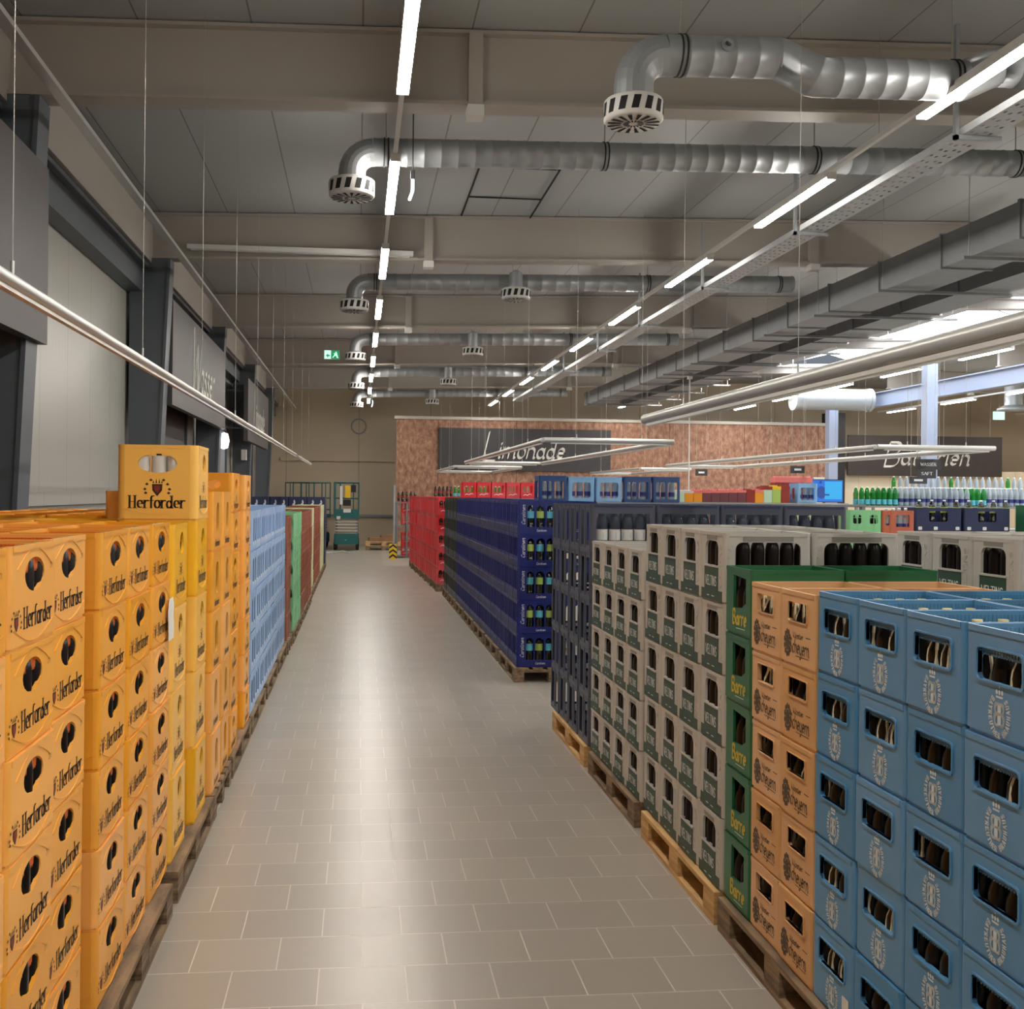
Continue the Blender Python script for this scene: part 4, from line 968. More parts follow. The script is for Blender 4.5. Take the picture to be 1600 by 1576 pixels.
crate('navy', .40, .30, .334, 'navy', [rrect(-.125, -.07, .11, .30, .01), rrect(-.03, .03, .11, .30, .01), rrect(.07, .12, .11, .30, .01)],
      [A3(-.108, -.03, .075, .295), A3(-.015, .075, .075, .295), A3(.09, .165, .075, .295)], d_navy, grid=False, r=.016, t=.005)
def d_bg(d, b, fn, L, k):
    if k in ('px', 'nx'):
        for u in (-.095, .0, .09): b.panel([[(u - .03, .0), (u + .03, .0), (u + .03, .075), (u - .03, .075)]], .004, lambda u_, v_, w_: fn(u_, v_, w_ + .001), 'lattice')
crate('blackgreen', .40, .30, .334, 'blackgreen', [rrect(-.125, -.07, .11, .30, .01), rrect(-.03, .03, .11, .30, .01), rrect(.07, .12, .11, .30, .01)], [A3(-.15, -.03, .075, .28), A3(.03, .15, .075, .28)], d_bg, grid=False)
def d_red(d, b, fn, L, k):
    if k in ('px', 'nx'):
        b.panel([[(-.18, h_ - .055), (.18, h_ - .055), (.18, h_ - .02), (-.18, h_ - .02)]], .003, lambda u_, v_, w_: fn(u_, v_, w_ + .001), 'dimred')
        for u in (-.12, 0, .12): b.panel([[(u, .02), (u + .006, .02), (u + .006, .27), (u, .27)]], .006, lambda u_, v_, w_: fn(u_, v_, w_ + .003), 'red')
    else:
        pts = [(-.09, .055), (-.05, .075), (0, .06), (.05, .085), (.09, .075), (.09, .085), (.04, .1), (0, .075), (-.05, .09), (-.09, .068)]
        d.poly(pts, fn, 'ink_white', .0008)
crate('red', .30, .395, .334, 'red', (), [A3(-.12, -.045, .12, .27), A3(-.035, .035, .12, .27), A3(.045, .12, .12, .27)], d_red, grid=False, part='label_swoosh')
# crates that stand on the shelves behind
crate('aqua', .34, .34, .32, 'aqua', [rrect(-.06, .06, .06, .27, .03)], [rrect(-.12, .12, .05, .25, .03)], None, grid=False)
crate('dblue', .36, .36, .33, 'dblue', [rrect(-.12, .12, .04, .26, .02)], [rrect(-.14, -.015, .04, .26, .02), rrect(.015, .14, .04, .26, .02)], None, grid=False)
crate('mint_front', .40, .30, .29, 'mint', (), [rrect(-.155, -.05, .13, .235, .02), rrect(.05, .155, .13, .235, .02)], plain('mint'), grid=False)
crate('rust_front', .40, .30, .29, 'rust', (), [rrect(-.03, .14, .09, .24, .02), rrect(-.16, -.11, .11, .24, .02)], plain('rust'), grid=False)
crate('white_front', .40, .30, .29, 'cream', (), [rrect(-.06, .06, .08, .24, .02)], None, grid=False)
crate('navy_front', .60, .40, .29, 'navyd', (), [rrect(-.12, .12, .12, .25, .02)], lambda d, b, fn, L, k: [d.poly(rrect(x, x + .05, .02, .06, .01), fn, 'ink_white', .001) for x in (-.26, -.06, .22)] if k in ('ny', 'py') else None, grid=False, part='label_marks')
crate('green_front', .36, .30, .42, 'green', (), [rrect(-.07, .08, .19, .36, .01)], lambda d, b, fn, L, k: d.poly([(-.09, .385), (.09, .385), (.09, .389), (-.09, .389)], fn, 'ink_pale', .0008) if k in ('ny', 'py') else None, grid=False)
def d_navylogo(d, b, fn, L, k):
    if k in ('ny', 'py'):
        for x in (-.1, .1):
            d.poly([(x - .04, .08), (x + .03, .1), (x + .045, .2), (x + .01, .27), (x + .02, .2), (x - .02, .16)], fn, 'ink_white', .001)
            d.poly(ell(x + .02, .22, .02, .03, 8), fn, 'ink_white', .0012)
crate('navy_logo', .44, .30, .325, 'navyd', (), (), d_navylogo, grid=False, part='logo')

CNAME = dict(herf_small='beer_crate', herf_tall='beer_crate', herf_medium='beer_crate', herf_seven='beer_crate', sky='water_crate', brown='bottle_crate', mint='bottle_crate', cream='bottle_crate',
             bb='beer_crate', tan='beer_crate', barre='beer_crate', velt='beer_crate', velt_low='beer_crate', slate='water_crate', navy='lemonade_crate', blackgreen='lemonade_crate', red='cola_crate',
             aqua='water_crate', dblue='water_crate', mint_front='bottle_crate', rust_front='bottle_crate', white_front='bottle_crate', navy_front='bottle_crate', green_front='beer_crate', navy_logo='bottle_crate')
def put_crate(kind, x, y, z, label, cat, group, rz=0.0):
    K = KIND[kind]; nm = CNAME[kind]
    o = link(nm, K['body'], None, (x, y, z), rz); tag(o, label, cat, group)
    if K['deco']: link(K['part'], K['deco'], o)
    return o

SHORT = {'small orange crate, nearest left stack': 'nearest orange crates', 'small orange crate set back beside nearest left stack': 'set-back orange crates',
 'small orange crate, second left stack': 'second orange stack', 'small orange crate just before the tall yellow crates': 'orange column before yellow',
 'tall yellow crate in the four-high column': 'four-high yellow column', 'tall yellow crate in the five-high tower': 'five-high yellow tower', 'keyhole orange crate behind the tower': 'keyhole orange crates',
 'steel blue beer crate with oval emblem': 'steel blue crates', 'sand-coloured beer crate with dark lettering': 'sand-coloured crates', 'bottle green beer crate with yellow lettering': 'green crate column',
 'green-based pale grey crate, nearer grey stack': 'nearer grey stack', 'green-based grey crate, lower second grey stack': 'second grey stack', 'green-based pale grey crate, inner right stack': 'inner grey stack'}
BOT = []    # (type, x, y, z, label, group)
def block(kind, xf, side, y0, ncol, pitch, layers, depth, name, cat, xp=None, rz=0.0, fill=None, deep_all=0, z0=.144, skew=0.0, skip=(), nearer='near end', bot='beer', ptext=None, jit=.004, full=False):
    full = full or kind in ('sky', 'brown', 'mint', 'cream', 'slate', 'navy_logo')
    """stack whose aisle face is the plane x=xf; columns run away along y, depth runs away from the aisle"""
    K = KIND[kind]; W, D, h = K['W'], K['D'], K['h']; xp = xp or W + .003
    for c in range(ncol):
        for d in range(depth):
            for l in range(layers):
                if (c, d) in skip: continue
                if d > 1 and l < layers - 1 and not (c == 0 and d < deep_all) and kind not in ('slate', 'navy_logo'): continue
                if d == 1 and l < layers - 1 and not (c == 0 and d < deep_all) and not full: continue
                jx = random.uniform(-jit, jit)
                x = xf + side * (W / 2 + d * xp) + skew * (c * pitch) + jx; y = y0 + D / 2 + c * pitch; z = z0 + l * h
                t = layers - l
                layer = 'topmost' if t == 1 else ('bottom' if l == 0 else ORD[t - 1] + ' from top')
                if ncol == 1: colt = ''
                else: colt = ', %s column' % ORD[c]
                rowt = '' if depth == 1 or d == 0 else ', %s row back' % ORD[d]
                put_crate(kind, x, y, z, '%s%s, %s%s' % (name, colt, layer, rowt), cat, None, rz)
                if fill: fill(kind, x, y, z, c, d, t, '%s%s, %s%s' % (SHORT.get(name, name), '' if ncol == 1 else ', %s column' % ORD[c], 'top layer' if t == 1 else ORD[t - 1] + ' layer down', '' if d == 0 else ', inner row'), side)
def rows_fill(bot, nrow_side=1, top_all=True, ny_=None, nx_=None, front=False, maxd=3, cols=99):
    def f(kind, x, y, z, c, d, t, lab, side):
        K = KIND[kind]; nx, ny = nx_ or round((K['W'] - .02) / .072), ny_ or round((K['D'] - .02) / .072)
        for i in range(nx):
            for j in range(ny):
                px = -K['W'] / 2 + (i + .5) * K['W'] / nx; py = -K['D'] / 2 + (j + .5) * K['D'] / ny
                aisle = (i >= nx - nrow_side) if side < 0 else (i < nrow_side)
                ok = (d == 0 and aisle and c < cols) or (t == 1 and top_all and d < maxd and c < cols) or (front and c == 0 and j == 0)
                if ok:
                    b_ = bot(d, t, c) if callable(bot) else bot
                    if b_ == 'milk' and not (front and c == 0 and j == 0): b_ = 'tallbeer'
                    BOT.append((b_, x + px, y + py, z + .015, d == 0 and aisle, lab))
    return f

# --- left side -------------------------------------------------------------
L1 = 'small orange crate in the nearest left stack'
block('herf_small', -.850, -1, 2.275, 2, .415, 6, 4, 'small orange crate, nearest left stack', 'crate', fill=rows_fill('stubby', top_all=False), deep_all=4)
block('herf_small', -.872, -1, 3.115, 1, .402, 6, 4, 'small orange crate set back beside nearest left stack', 'crate', fill=rows_fill('stubby', top_all=False))
block('herf_small', -.850, -1, 3.615, 2, .44, 6, 4, 'small orange crate, second left stack', 'crate', fill=rows_fill('stubby', top_all=False), deep_all=2)
block('herf_small', -.852, -1, 4.535, 1, .402, 6, 4, 'small orange crate just before the tall yellow crates', 'crate', fill=rows_fill('stubby', top_all=False))
block('herf_tall', -.850, -1, 5.0, 1, .42, 4, 4, 'tall yellow crate in the four-high column', 'crate', deep_all=3, fill=rows_fill('milk', top_all=False, nx_=5, ny_=5, front=True, maxd=2))
block('herf_tall', -.835, -1, 5.60, 1, .42, 5, 1, 'tall yellow crate in the five-high tower', 'crate', fill=rows_fill('milk', top_all=False, nx_=5, ny_=5, front=True))
block('herf_tall', -1.25, -1, 5.60, 1, .42, 4, 3, 'tall yellow crate behind the four-high column', 'crate')
block('herf_medium', -.82, -1, 6.13, 2, .44, 5, 2, 'keyhole orange crate behind the tower', 'crate', fill=rows_fill('tallbeer', top_all=False), deep_all=2)
block('herf_small', -1.45, -1, 6.13, 2, .42, 6, 3, 'small orange crate in the inner rows behind the tower', 'crate')
block('herf_small', -1.45, -1, 7.03, 3, .415, 6, 3, 'small orange inner crate beside the seven-high columns', 'crate')
block('herf_seven', -.82, -1, 7.03, 1, .40, 7, 2, 'orange crate in the first seven-high column', 'crate', deep_all=3)
block('herf_seven', -.86, -1, 7.44, 1, .40, 6, 2, 'orange crate between the two seven-high columns', 'crate')
block('herf_seven', -.82, -1, 7.85, 1, .40, 7, 2, 'orange crate in the second seven-high column', 'crate')
block('sky', -.82, -1, 8.30, 10, .403, 5, 2, 'pale blue water crate, left side', 'crate', deep_all=2, skew=-.004)
block('brown', -.82, -1, 12.42, 2, .395, 5, 2, 'brown crate, first brown stack left', 'crate')
block('mint', -.79, -1, 13.3, 4, .42, 5, 2, 'mint green crate, left side', 'crate')
block('brown', -.79, -1, 15.1, 8, .40, 5, 2, 'brown crate, second brown stack left', 'crate')
block('cream', -.83, -1, 18.4, 4, .42, 5, 2, 'cream crate, left side', 'crate')
block('brown', -.82, -1, 20.3, 7, .43, 5, 2, 'brown crate, third brown stack left', 'crate')
block('cream', -.82, -1, 23.4, 5, .42, 5, 2, 'cream crate, far left stack', 'crate')
block('navy_logo', -.80, -1, 26.0, 3, .32, 5, 4, 'dark navy crate with white swirls, far left', 'crate', deep_all=4, xp=.45)
# --- right side ------------------------------------------------------------
def bluebot(d, t, c): return 'beer_foil' if (random.random() < (.42 if t == 1 else .22)) else 'beer'
block('bb', 1.60, 1, 2.045, 5, .302, 5, 3, 'steel blue beer crate with oval emblem', 'crate', fill=rows_fill(bluebot, top_all=True, maxd=3), deep_all=3)
block('tan', 1.60, 1, 3.56, 2, .302, 5, 2, 'sand-coloured beer crate with dark lettering', 'crate', fill=rows_fill(lambda d, t, c: 'beer_foil' if random.random() < .2 else 'beer', top_all=False))
block('barre', 1.60, 1, 4.168, 1, .302, 5, 2, 'bottle green beer crate with yellow lettering', 'crate', fill=rows_fill('beer', top_all=False, nrow_side=2))
block('velt', 1.60, 1, 4.49, 4, .3235, 5, 2, 'green-based pale grey crate, nearer grey stack', 'crate', deep_all=2, fill=rows_fill('tallbeer', top_all=False, front=True, ny_=4, nx_=6), jit=.003)
block('velt_low', 1.60, 1, 5.84, 4, .322, 5, 2, 'green-based grey crate, lower second grey stack', 'crate', deep_all=2, fill=rows_fill('stubby', top_all=False, ny_=4), jit=.003)
block('velt', 2.60, 1, 3.94, 3, .3235, 5, 2, 'green-based pale grey crate, inner right stack', 'crate', fill=rows_fill('tallbeer', top_all=False, ny_=4))
block('slate', 1.60, 1, 7.16, 4, .362, 5, 4, 'slate water crate', 'crate', xp=.46, deep_all=4, jit=.002)
block('navy', 1.60, 1, 10.5, 22, .302, 5, 2, 'royal navy lemonade crate', 'crate', deep_all=2, jit=.002)
block('blackgreen', 1.60, 1, 17.2, 8, .302, 5, 2, 'black-green lemonade crate', 'crate', deep_all=2)
block('red', 1.52, 1, 20.25, 18, .40, 5, 3, 'red cola crate', 'crate', skew=-.028, deep_all=3)

# pallets
def pallets(side, x, y0, y1, n, name, wm='wood_old', short=False, deep=1):
    L_ = .8 if short else 1.2
    g = (y1 - y0 - L_) / max(1, n - 1) if n > 1 else 0
    for i in range(n):
        for d in range(deep):
            rowt = '' if d == 0 else ', inner row'
            pallet(x + side * d * ((1.2 if short else .8) + .01), y0 + i * g, side, wm, 'wooden pallet under the %s%s%s' % (name, (', %s of %d' % (ORD[i], n)) if n > 1 else '', rowt), 'pallets', short)
pallets(-1, -.80, 2.18, 3.38, 1, 'nearest small orange crates', deep=2)
pallets(-1, -.80, 3.58, 4.90, 1, 'second stack of small orange crates', deep=2)
pallets(-1, -.80, 4.92, 6.10, 1, 'tall yellow crates', deep=2)
pallets(-1, -.80, 6.14, 6.95, 1, 'keyhole orange crates', short=True)
pallets(-1, -.80, 7.03, 8.24, 1, 'seven-high orange crates')
pallets(-1, -.80, 8.30, 12.3, 3, 'pale blue water crates')
pallets(-1, -.79, 12.36, 13.2, 1, 'first brown crates', short=True)
pallets(-1, -.78, 13.25, 18.3, 4, 'mint green and brown crates')
pallets(-1, -.80, 18.35, 25.7, 6, 'far cream and brown crates')
pallets(-1, -.80, 25.8, 27.7, 1, 'far navy crates', deep=2)
pallets(1, 1.57, 2.03, 3.23, 1, 'steel blue beer crates', deep=2)
pallets(1, 1.57, 3.25, 4.45, 1, 'sand-coloured and green beer crates')
pallets(1, 1.57, 4.50, 5.70, 1, 'nearer pale grey crates', 'wood_new')
pallets(1, 2.58, 3.9, 5.1, 1, 'inner pale grey crates', 'wood_new')
pallets(1, 1.57, 5.85, 7.05, 1, 'second stack of pale grey crates')
pallets(1, 1.57, 7.18, 8.6, 1, 'slate water crates', 'wood_new', deep=2)
pallets(1, 1.57, 10.46, 19.6, 7, 'navy and black lemonade crates')
for i in range(6):
    pallet(1.50 - .028 * i * 1.21, 20.25 + i * 1.21, 1, 'wood_old', 'wooden pallet under the red cola crates, %s of six' % ORD[i], 'pallets', False)
# ------------------------------------------------------------------ bottles
def lathe_mesh(prof, m, n=12, name='bottle_body'):
    b = MB(); b.lathe([(0.0001, prof[0][1])] + prof, m, n); return b.mesh(name)
def cyl(r, z0, z1, m, name, n=12, top=True):
    b = MB(); b.lathe([(r, z0), (r, z1)] + ([(0.0001, z1)] if top else []), m, n); return b.mesh(name)
BEER = [(.031, 0), (.0325, .01), (.0325, .150), (.030, .168), (.019, .195), (.0145, .215), (.0135, .235)]
def two(prof, m, name):
    b = MB(); b.lathe([(0.0001, 0)] + prof, m, 12); return b.mesh(name)
BT = {}
BT['beer'] = [('bottle_body', two(BEER, 'glass_brown', 'beer_bottle_body')), ('crown_cap', cyl(.0150, .233, .242, 'cap', 'crown_cap'))]
fb = MB(); fb.lathe([(.0345, .128), (.0335, .150), (.031, .169), (.0205, .195), (.0155, .215), (.0148, .234)], 'foil', 6, smooth=False)
STUB = [(.033, 0), (.0345, .01), (.0345, .185), (.031, .205), (.0165, .225), (.0145, .24)]
TALL = [(.031, 0), (.0325, .01), (.0325, .225), (.029, .245), (.016, .27), (.0145, .283)]
BT['stubby'] = [('bottle_body', two(STUB, 'glass_brown', 'stubby_bottle_body')), ('crown_cap', cyl(.0152, .238, .246, 'cap', 'stubby_crown_cap'))]
BT['tallbeer'] = [('bottle_body', two(TALL, 'glass_brown', 'tall_bottle_body')), ('crown_cap', cyl(.0152, .281, .289, 'cap', 'tall_crown_cap'))]
BT['beer_foil'] = BT['beer'] + [('neck_foil', fb.mesh('neck_foil'))]
MILK = [(.036, 0), (.038, .01), (.038, .20), (.034, .225), (.019, .27), (.0145, .31), (.014, .335)]
BT['milk'] = [('bottle_body', two(MILK, 'glass_brown', 'long_bottle_body')), ('crown_cap', cyl(.0155, .333, .343, 'cap', 'long_crown_cap')),
              ('paper_label', cyl(.0388, .235 - .02, .325, 'label_white', 'white_band', 14, False)), ('label_stripe', cyl(.0392, .235, .262, 'label_blue', 'blue_band', 14, False))]
PETP = [(.036, 0), (.041, .012), (.041, .075), (.039, .08), (.039, .15), (.041, .16), (.040, .20), (.030, .255), (.0165, .285), (.0145, .295)]
BT['pet'] = [('bottle_body', two(PETP, 'pet_dark', 'pet_bottle_body')), ('screw_cap', cyl(.0165, .29, .308, 'cap_white', 'screw_cap')), ('paper_label', cyl(.0415, .075, .15, 'label_white', 'pet_label', 14, False)), ('label_mark', cyl(.0419, .09, .13, 'label_aqua', 'pet_mark', 5, False))]
BT['water'] = [('bottle_body', two(PETP, 'pet', 'water_bottle_body')), ('screw_cap', cyl(.0165, .29, .308, 'cap_white', 'water_cap')), ('paper_label', cyl(.0415, .06, .12, 'label_blue', 'water_label', 14, False))]
BT['waterg'] = [('bottle_body', two(PETP, 'glass_green', 'green_bottle_body')), ('screw_cap', cyl(.0165, .29, .308, 'cap_white', 'green_cap')), ('paper_label', cyl(.0415, .02, .1, 'label_aqua', 'green_label', 14, False))]
BT['lemo'] = [('bottle_body', two(PETP, 'glass_dark', 'lemonade_bottle_body')), ('screw_cap', cyl(.0165, .29, .308, 'cap_white', 'lemonade_cap')), ('paper_label', cyl(.0417, .15, .22, 'label_lime', 'lemonade_label', 12, False))]
BT['lemo2'] = BT['lemo'][:2] + [('paper_label', cyl(.0417, .15, .22, 'label_aqua', 'lemonade_label2', 12, False))]
BT['cola'] = [('bottle_body', two(PETP, 'glass_dark', 'cola_bottle_body')), ('screw_cap', cyl(.0165, .29, .308, 'ink_red', 'cola_cap')), ('paper_label', cyl(.0417, .1, .17, 'ink_red', 'cola_label', 12, False))]
NAME = dict(stubby='beer_bottle', tallbeer='beer_bottle', beer='beer_bottle', beer_foil='beer_bottle', milk='beer_bottle', pet='water_bottle', water='water_bottle', waterg='water_bottle', lemo='lemonade_bottle', lemo2='lemonade_bottle', cola='cola_bottle')
DESC = dict(beer='brown beer bottles', beer_foil='gold-foiled beer bottles', milk='beer bottles with white labels')
def put_bottle(tp, x, y, z, label, cat='bottle', group=None, parts=9):
    o = empty(NAME[tp], (x, y, z), random.uniform(0, 6)); tag(o, label, cat, group)
    prev = None
    for nm, me in BT[tp][:parts]: prev = link(nm, me, prev if nm in ('label_stripe', 'label_mark') else o)
    return o
# nearest 300 beer bottles that show become things, the rest one object
vis = [b for b in BOT if b[4]]
vis.sort(key=lambda b: b[1] ** 2 + b[2] ** 2 + (b[3] - 1.88) ** 2 * .5)
hid = [b for b in BOT if not b[4]]
hid.sort(key=lambda b: b[1] ** 2 + b[2] ** 2)
caps = [b for b in hid if b[0].startswith('beer') and b[1] > 0][:50]
milk = [b for b in BOT if b[0] == 'milk'][:26]
sel = []
ids = set()
for b in caps + milk + vis:
    if len(sel) >= 300: break
    if id(b) not in ids: ids.add(id(b)); sel.append(b)
for tp, x, y, z, a, lab in sel:
    w_ = 'gold-foiled beer bottle' if tp == 'beer_foil' else ('white-labelled beer bottle' if tp == 'milk' else 'brown beer bottle')
    lab2 = lab
    put_bottle(tp, x, y, z, ('%s in %s' % (w_, lab2)), 'bottle', ('%s in %s' % (w_.replace('bottle', 'bottles'), lab2)))
rest = MB()
for b in BOT:
    if id(b) in ids: continue
    tp, x, y, z = b[:4]
    rest.lathe([(0.0001, 0)] + dict(milk=MILK, stubby=STUB, tallbeer=TALL).get(tp, BEER), 'glass_brown', 8, (x, y, z))
    if tp == 'milk': rest.lathe([(.0388, .215), (.0388, .325)], 'label_white', 8, (x, y, z))
    elif tp == 'beer_foil': rest.lathe([(.0345, .128), (.031, .169), (.0205, .195), (.0148, .234)], 'foil', 6, (x, y, z), False)
    zc_ = dict(milk=.335, stubby=.24, tallbeer=.283).get(tp, .235)
    rest.lathe([(.015, zc_), (.015, zc_ + .008), (.0001, zc_ + .008)], 'cap', 8, (x, y, z))
o = rest.build('beer_bottles'); tag(o, 'the many further beer bottles standing inside the crates', 'bottles', None, 'stuff')

# bottles in the slate crates: two layers visible at the front
for d in range(4):
    for l in (3, 4):
        for i in range(4):
            x = 1.60 + .2275 + d * .46 - .135 + i * .09; z = .144 + l * .334 + .015
            put_bottle('pet', x, 7.16 + .075, z, 'clear water bottle at the front of the %s slate crate from the aisle, %s' % (ORD[d], 'top layer' if l == 4 else 'second layer'), 'bottle',
                       'clear bottles in the %s slate crate, layer %d' % (ORD[d], l), 4)
            if l == 4: put_bottle('pet', x + .03, 7.16 + .165, z, 'clear water bottle in the second row of the %s slate crate' % ORD[d], 'bottle', 'second row of clear bottles in the %s slate crate' % ORD[d], 2)
# lemonade bottles showing in the front of the navy stack
for l in range(5):
    for i, xx in enumerate((-.07, .03, .127)):
        put_bottle('lemo' if (l + i) % 2 else 'lemo2', 1.80 + xx, 10.56, .144 + l * .334 + .015,
                   '%s-labelled lemonade bottle, %s window of the %s navy crate at the near end' % ('lime' if (l + i) % 2 else 'pale blue', ('left', 'middle', 'right')[i], 'top' if l == 4 else ORD[4 - l] + '-from-top'), 'bottle', 'lemonade bottles in the navy stack')
for l in range(5):
    for i, xx in enumerate((-.08, .0, .08)):
        put_bottle('cola', 1.67 + xx, 20.32, .144 + l * .334 + .015, 'dark cola bottle in the %s red crate at the near end' % ('top' if l == 4 else ORD[4 - l] + '-from-top'), 'bottle', 'cola bottles in red crate layer %d' % l)

# ------------------------------------------------------------------ shelves behind with goods on top
def shelf(x0, x1, y0, y1, z, label, mt='galv_flat', levels=(.15, .75, 1.3)):
    o = empty('gondola_shelf', ((x0 + x1) / 2, (y0 + y1) / 2, 0)); tag(o, label, 'shelf', 'grey metal shelves')
    hx, hy = (x1 - x0) / 2, (y1 - y0) / 2
    for zz_ in list(levels) + [z]:
        m_ = MB(); m_.box(-hx, hx, -hy, hy, zz_ - .03, zz_, mt); m_.build('shelf_board', o)
    for sx in (-1, 0, 1):
        m_ = MB(); 
        for sy in (-1, 1): m_.box(sx * (hx - .03) - .025, sx * (hx - .03) + .025, sy * (hy - .03) - .02, sy * (hy - .03) + .02, 0, z - .03, mt)
        m_.build('upright', o)
    return o
# long shelf behind the slate crates
shelf(2.2, 6.6, 13.2, 14.0, 1.795, 'long grey shelf behind the slate crates carrying blue crates')
xs_ = [2.36, 2.80, 3.22, 3.66, 4.12]
for i, (x, k_) in enumerate(((2.46, 'dblue'), (2.83, 'aqua'), (3.19, 'aqua'), (3.56, 'dblue'), (3.94, 'dblue'))):
    nm = 'deep blue' if k_ == 'dblue' else 'light blue'
    put_crate(k_, x, 13.42, 1.795, '%s water crate on the long shelf, %s from the left' % (nm, ORD[i]), 'crate', None)
    for j in (-1, 0, 1):
        put_bottle('water', x + j * .1, 13.36, 1.81, 'clear bottle in the %s crate from left on the long shelf' % ORD[i], 'bottle', 'bottles in the %s crate on the long shelf' % ORD[i], 3)
def carton(x, y, z, w_, d_, h__, m_side, m_top, label, group='packs on the shelves', name='drink_carton'):
    o = empty(name, (x, y, z)); tag(o, label, 'pack', group)
    m_ = MB(); m_.box(-w_ / 2, w_ / 2, -d_ / 2, d_ / 2, 0, h__ * .8, m_side); m_.build('pack_body', o)
    m_ = MB(); m_.box(-w_ / 2 - .004, w_ / 2 + .004, -d_ / 2 - .004, d_ / 2 + .004, h__ * .8, h__, m_top)
    for s in range(4):
        a = -w_ / 2 + (s + .5) * w_ / 4; m_.lathe([(.02, h__), (.02, h__ + .02), (.0001, h__ + .02)], m_top, 8, (a, 0, 0))
    m_.build('pack_lid', o)
M['o_label'] = mat('orange_pack_print', (232, 150, 30), 0.5); M['plum'] = mat('plum_pack_print', (112, 60, 66), 0.5); M['pinkred'] = mat('pale_red_lid', (226, 120, 116), 0.5)
M['pale_green'] = mat('pale_green_pack', (180, 206, 178), 0.5)
shelf(4.9, 7.9, 16.4, 17.2, 1.79, 'grey shelf carrying the orange and red drink packs')
cs = [('pale_green', 'white'), ('o_label', 'white'), ('o_label', 'pinkred'), ('plum', 'pinkred'), ('plum', 'pinkred'), ('plum', 'pinkred'), ('plum', 'pinkred'), ('plum', 'pinkred'), ('ink_red', 'ink_red'), ('o_label', 'pinkred'), ('pale_green', 'ink_red'), ('label_lime', 'yellow'), ('ink_red', 'ink_red')]
for i, (a, b_) in enumerate(cs):
    carton(5.12 + i * .145 * 1.0 + .0, 16.6, 1.79, .138, .3, .17 + .004 * i + (.05 if i > 9 else 0), a, b_, 'small %s drink pack in the row before the partition, %s from left' % ({'o_label': 'orange', 'plum': 'plum-coloured', 'ink_red': 'red', 'label_lime': 'lime', 'pale_green': 'pale green'}[a], ORD[i]))
put_crate('aqua', 7.22, 16.6, 1.79, 'light blue crate left of the blue screen', 'crate', None)
for j in (-1, 0, 1): put_bottle('water', 7.22 + j * .1, 16.53, 1.805, 'clear bottle in the light blue crate left of the blue screen', 'bottle', 'bottles left of the screen', 3)
for i in range(5):
    carton(6.95 + i * .13, 17.05, 1.79, .125, .2, .42, 'ink_red', 'pinkred', 'red drink pack standing high behind the light blue crate, %s from left' % ORD[i])
# blue screen
M['screen'] = emis('lit_screen', (10, 110, 215), 1.0, .02); M['screen2'] = emis('lit_screen_cyan', (30, 170, 235), 1.0, .02); M['screen3'] = emis('lit_screen_dark', (5, 60, 140), 1.0, .02)
o = empty('flat_screen', (8.86, 19.4, 1.75)); tag(o, 'lit blue flat screen standing on the counter', 'screen')
m_ = MB(); m_.box(-.37, .37, -.02, .03, .04, .48, 'black'); sc_ = m_.build('screen_case', o)
m_ = MB(); m_.box(-.355, .355, -.024, -.021, .055, .465, 'screen')
m_.box(-.0, .34, -.0255, -.0245, .10, .44, 'screen2'); m_.poly(ell(-.27, .38, .05, .05, 14), lambda u, v, w_: (u, -.0252, v), 'screen2')
m_.poly(ell(.03, .28, .1, .12, 14), lambda u, v, w_: (u - .1, -.0254, v - .05), 'screen3'); m_.box(.0, .09, -.0262, -.0257, .17, .2, 'screen3'); m_.box(-.11, -.06, -.0262, -.0257, .4, .45, 'screen3')
m_.build('screen_face', sc_)
m_ = MB(); m_.box(-.12, .12, -.08, .1, 0, .015, 'black'); m_.box(-.02, .02, 0, .03, .015, .1, 'black'); m_.build('stand', o)
shelf(8.2, 9.4, 19.1, 19.9, 1.75, 'grey counter shelf carrying the blue screen')
# white, brown and mint crates standing further right
for i, (k_, x, nm, w_) in enumerate((('white_front', 5.43, 'cream', 0), ('rust_front', 5.62, 'rust brown', 0), ('mint_front', 6.02, 'mint green', 0), ('rust_front', 6.43, 'rust brown', 0))):
    for l in range(5):
        yy = (12.2, 12.55, 12.2, 12.2)[i]
        xx = x if k_ != 'white_front' else x
        if k_ == 'white_front': xx = 5.60 - .0; yy = 12.9
        if i == 1: xx = 5.83; yy = 12.55
        put_crate(k_, xx, yy, .144 + l * .325, '%s crate right of the slate crates, column %s, %s' % (nm, ORD[i], 'topmost' if l == 4 else ORD[4 - l] + ' from top'), 'crate', None)
        if l >= 3 and i > 1:
            for j in range(4): put_bottle('water' if i == 3 else 'beer', xx - .12 + j * .08, yy - .09, .144 + l * .325 + .015, 'bottle seen through the %s crate, %s layer' % (nm, 'top' if l == 4 else 'second'), 'bottle', 'bottles in the %s crate layer %d' % (nm, l), 3)
pallets(1, 5.4, 12.0, 13.3, 1, 'cream, brown and mint crates', 'wood_old', deep=2)
o = shelf(6.75, 8.1, 12.2, 12.8, .9, 'low grey shelf under the dark navy crates at right', levels=(.15, .5))
for i, x in enumerate((7.05, 7.68)):
    for l in range(2):
        put_crate('navy_front', x, 12.45, .90 + l * .29 + .10 * 0, 'dark navy crate right of the rust crate, %s, %s' % (('left', 'right')[i], ('lower', 'upper')[l]), 'crate', None)
    put_crate('navy_front', x, 12.45, 1.48, 'dark navy crate right of the rust crate, %s one on top' % ('left', 'right')[i], 'crate', None)
for j in range(8): put_bottle('lemo', 6.84 + j * .16, 12.32, 1.56, 'dark bottle standing in the topmost navy crates', 'bottle', 'dark bottles above the navy crates', 3)
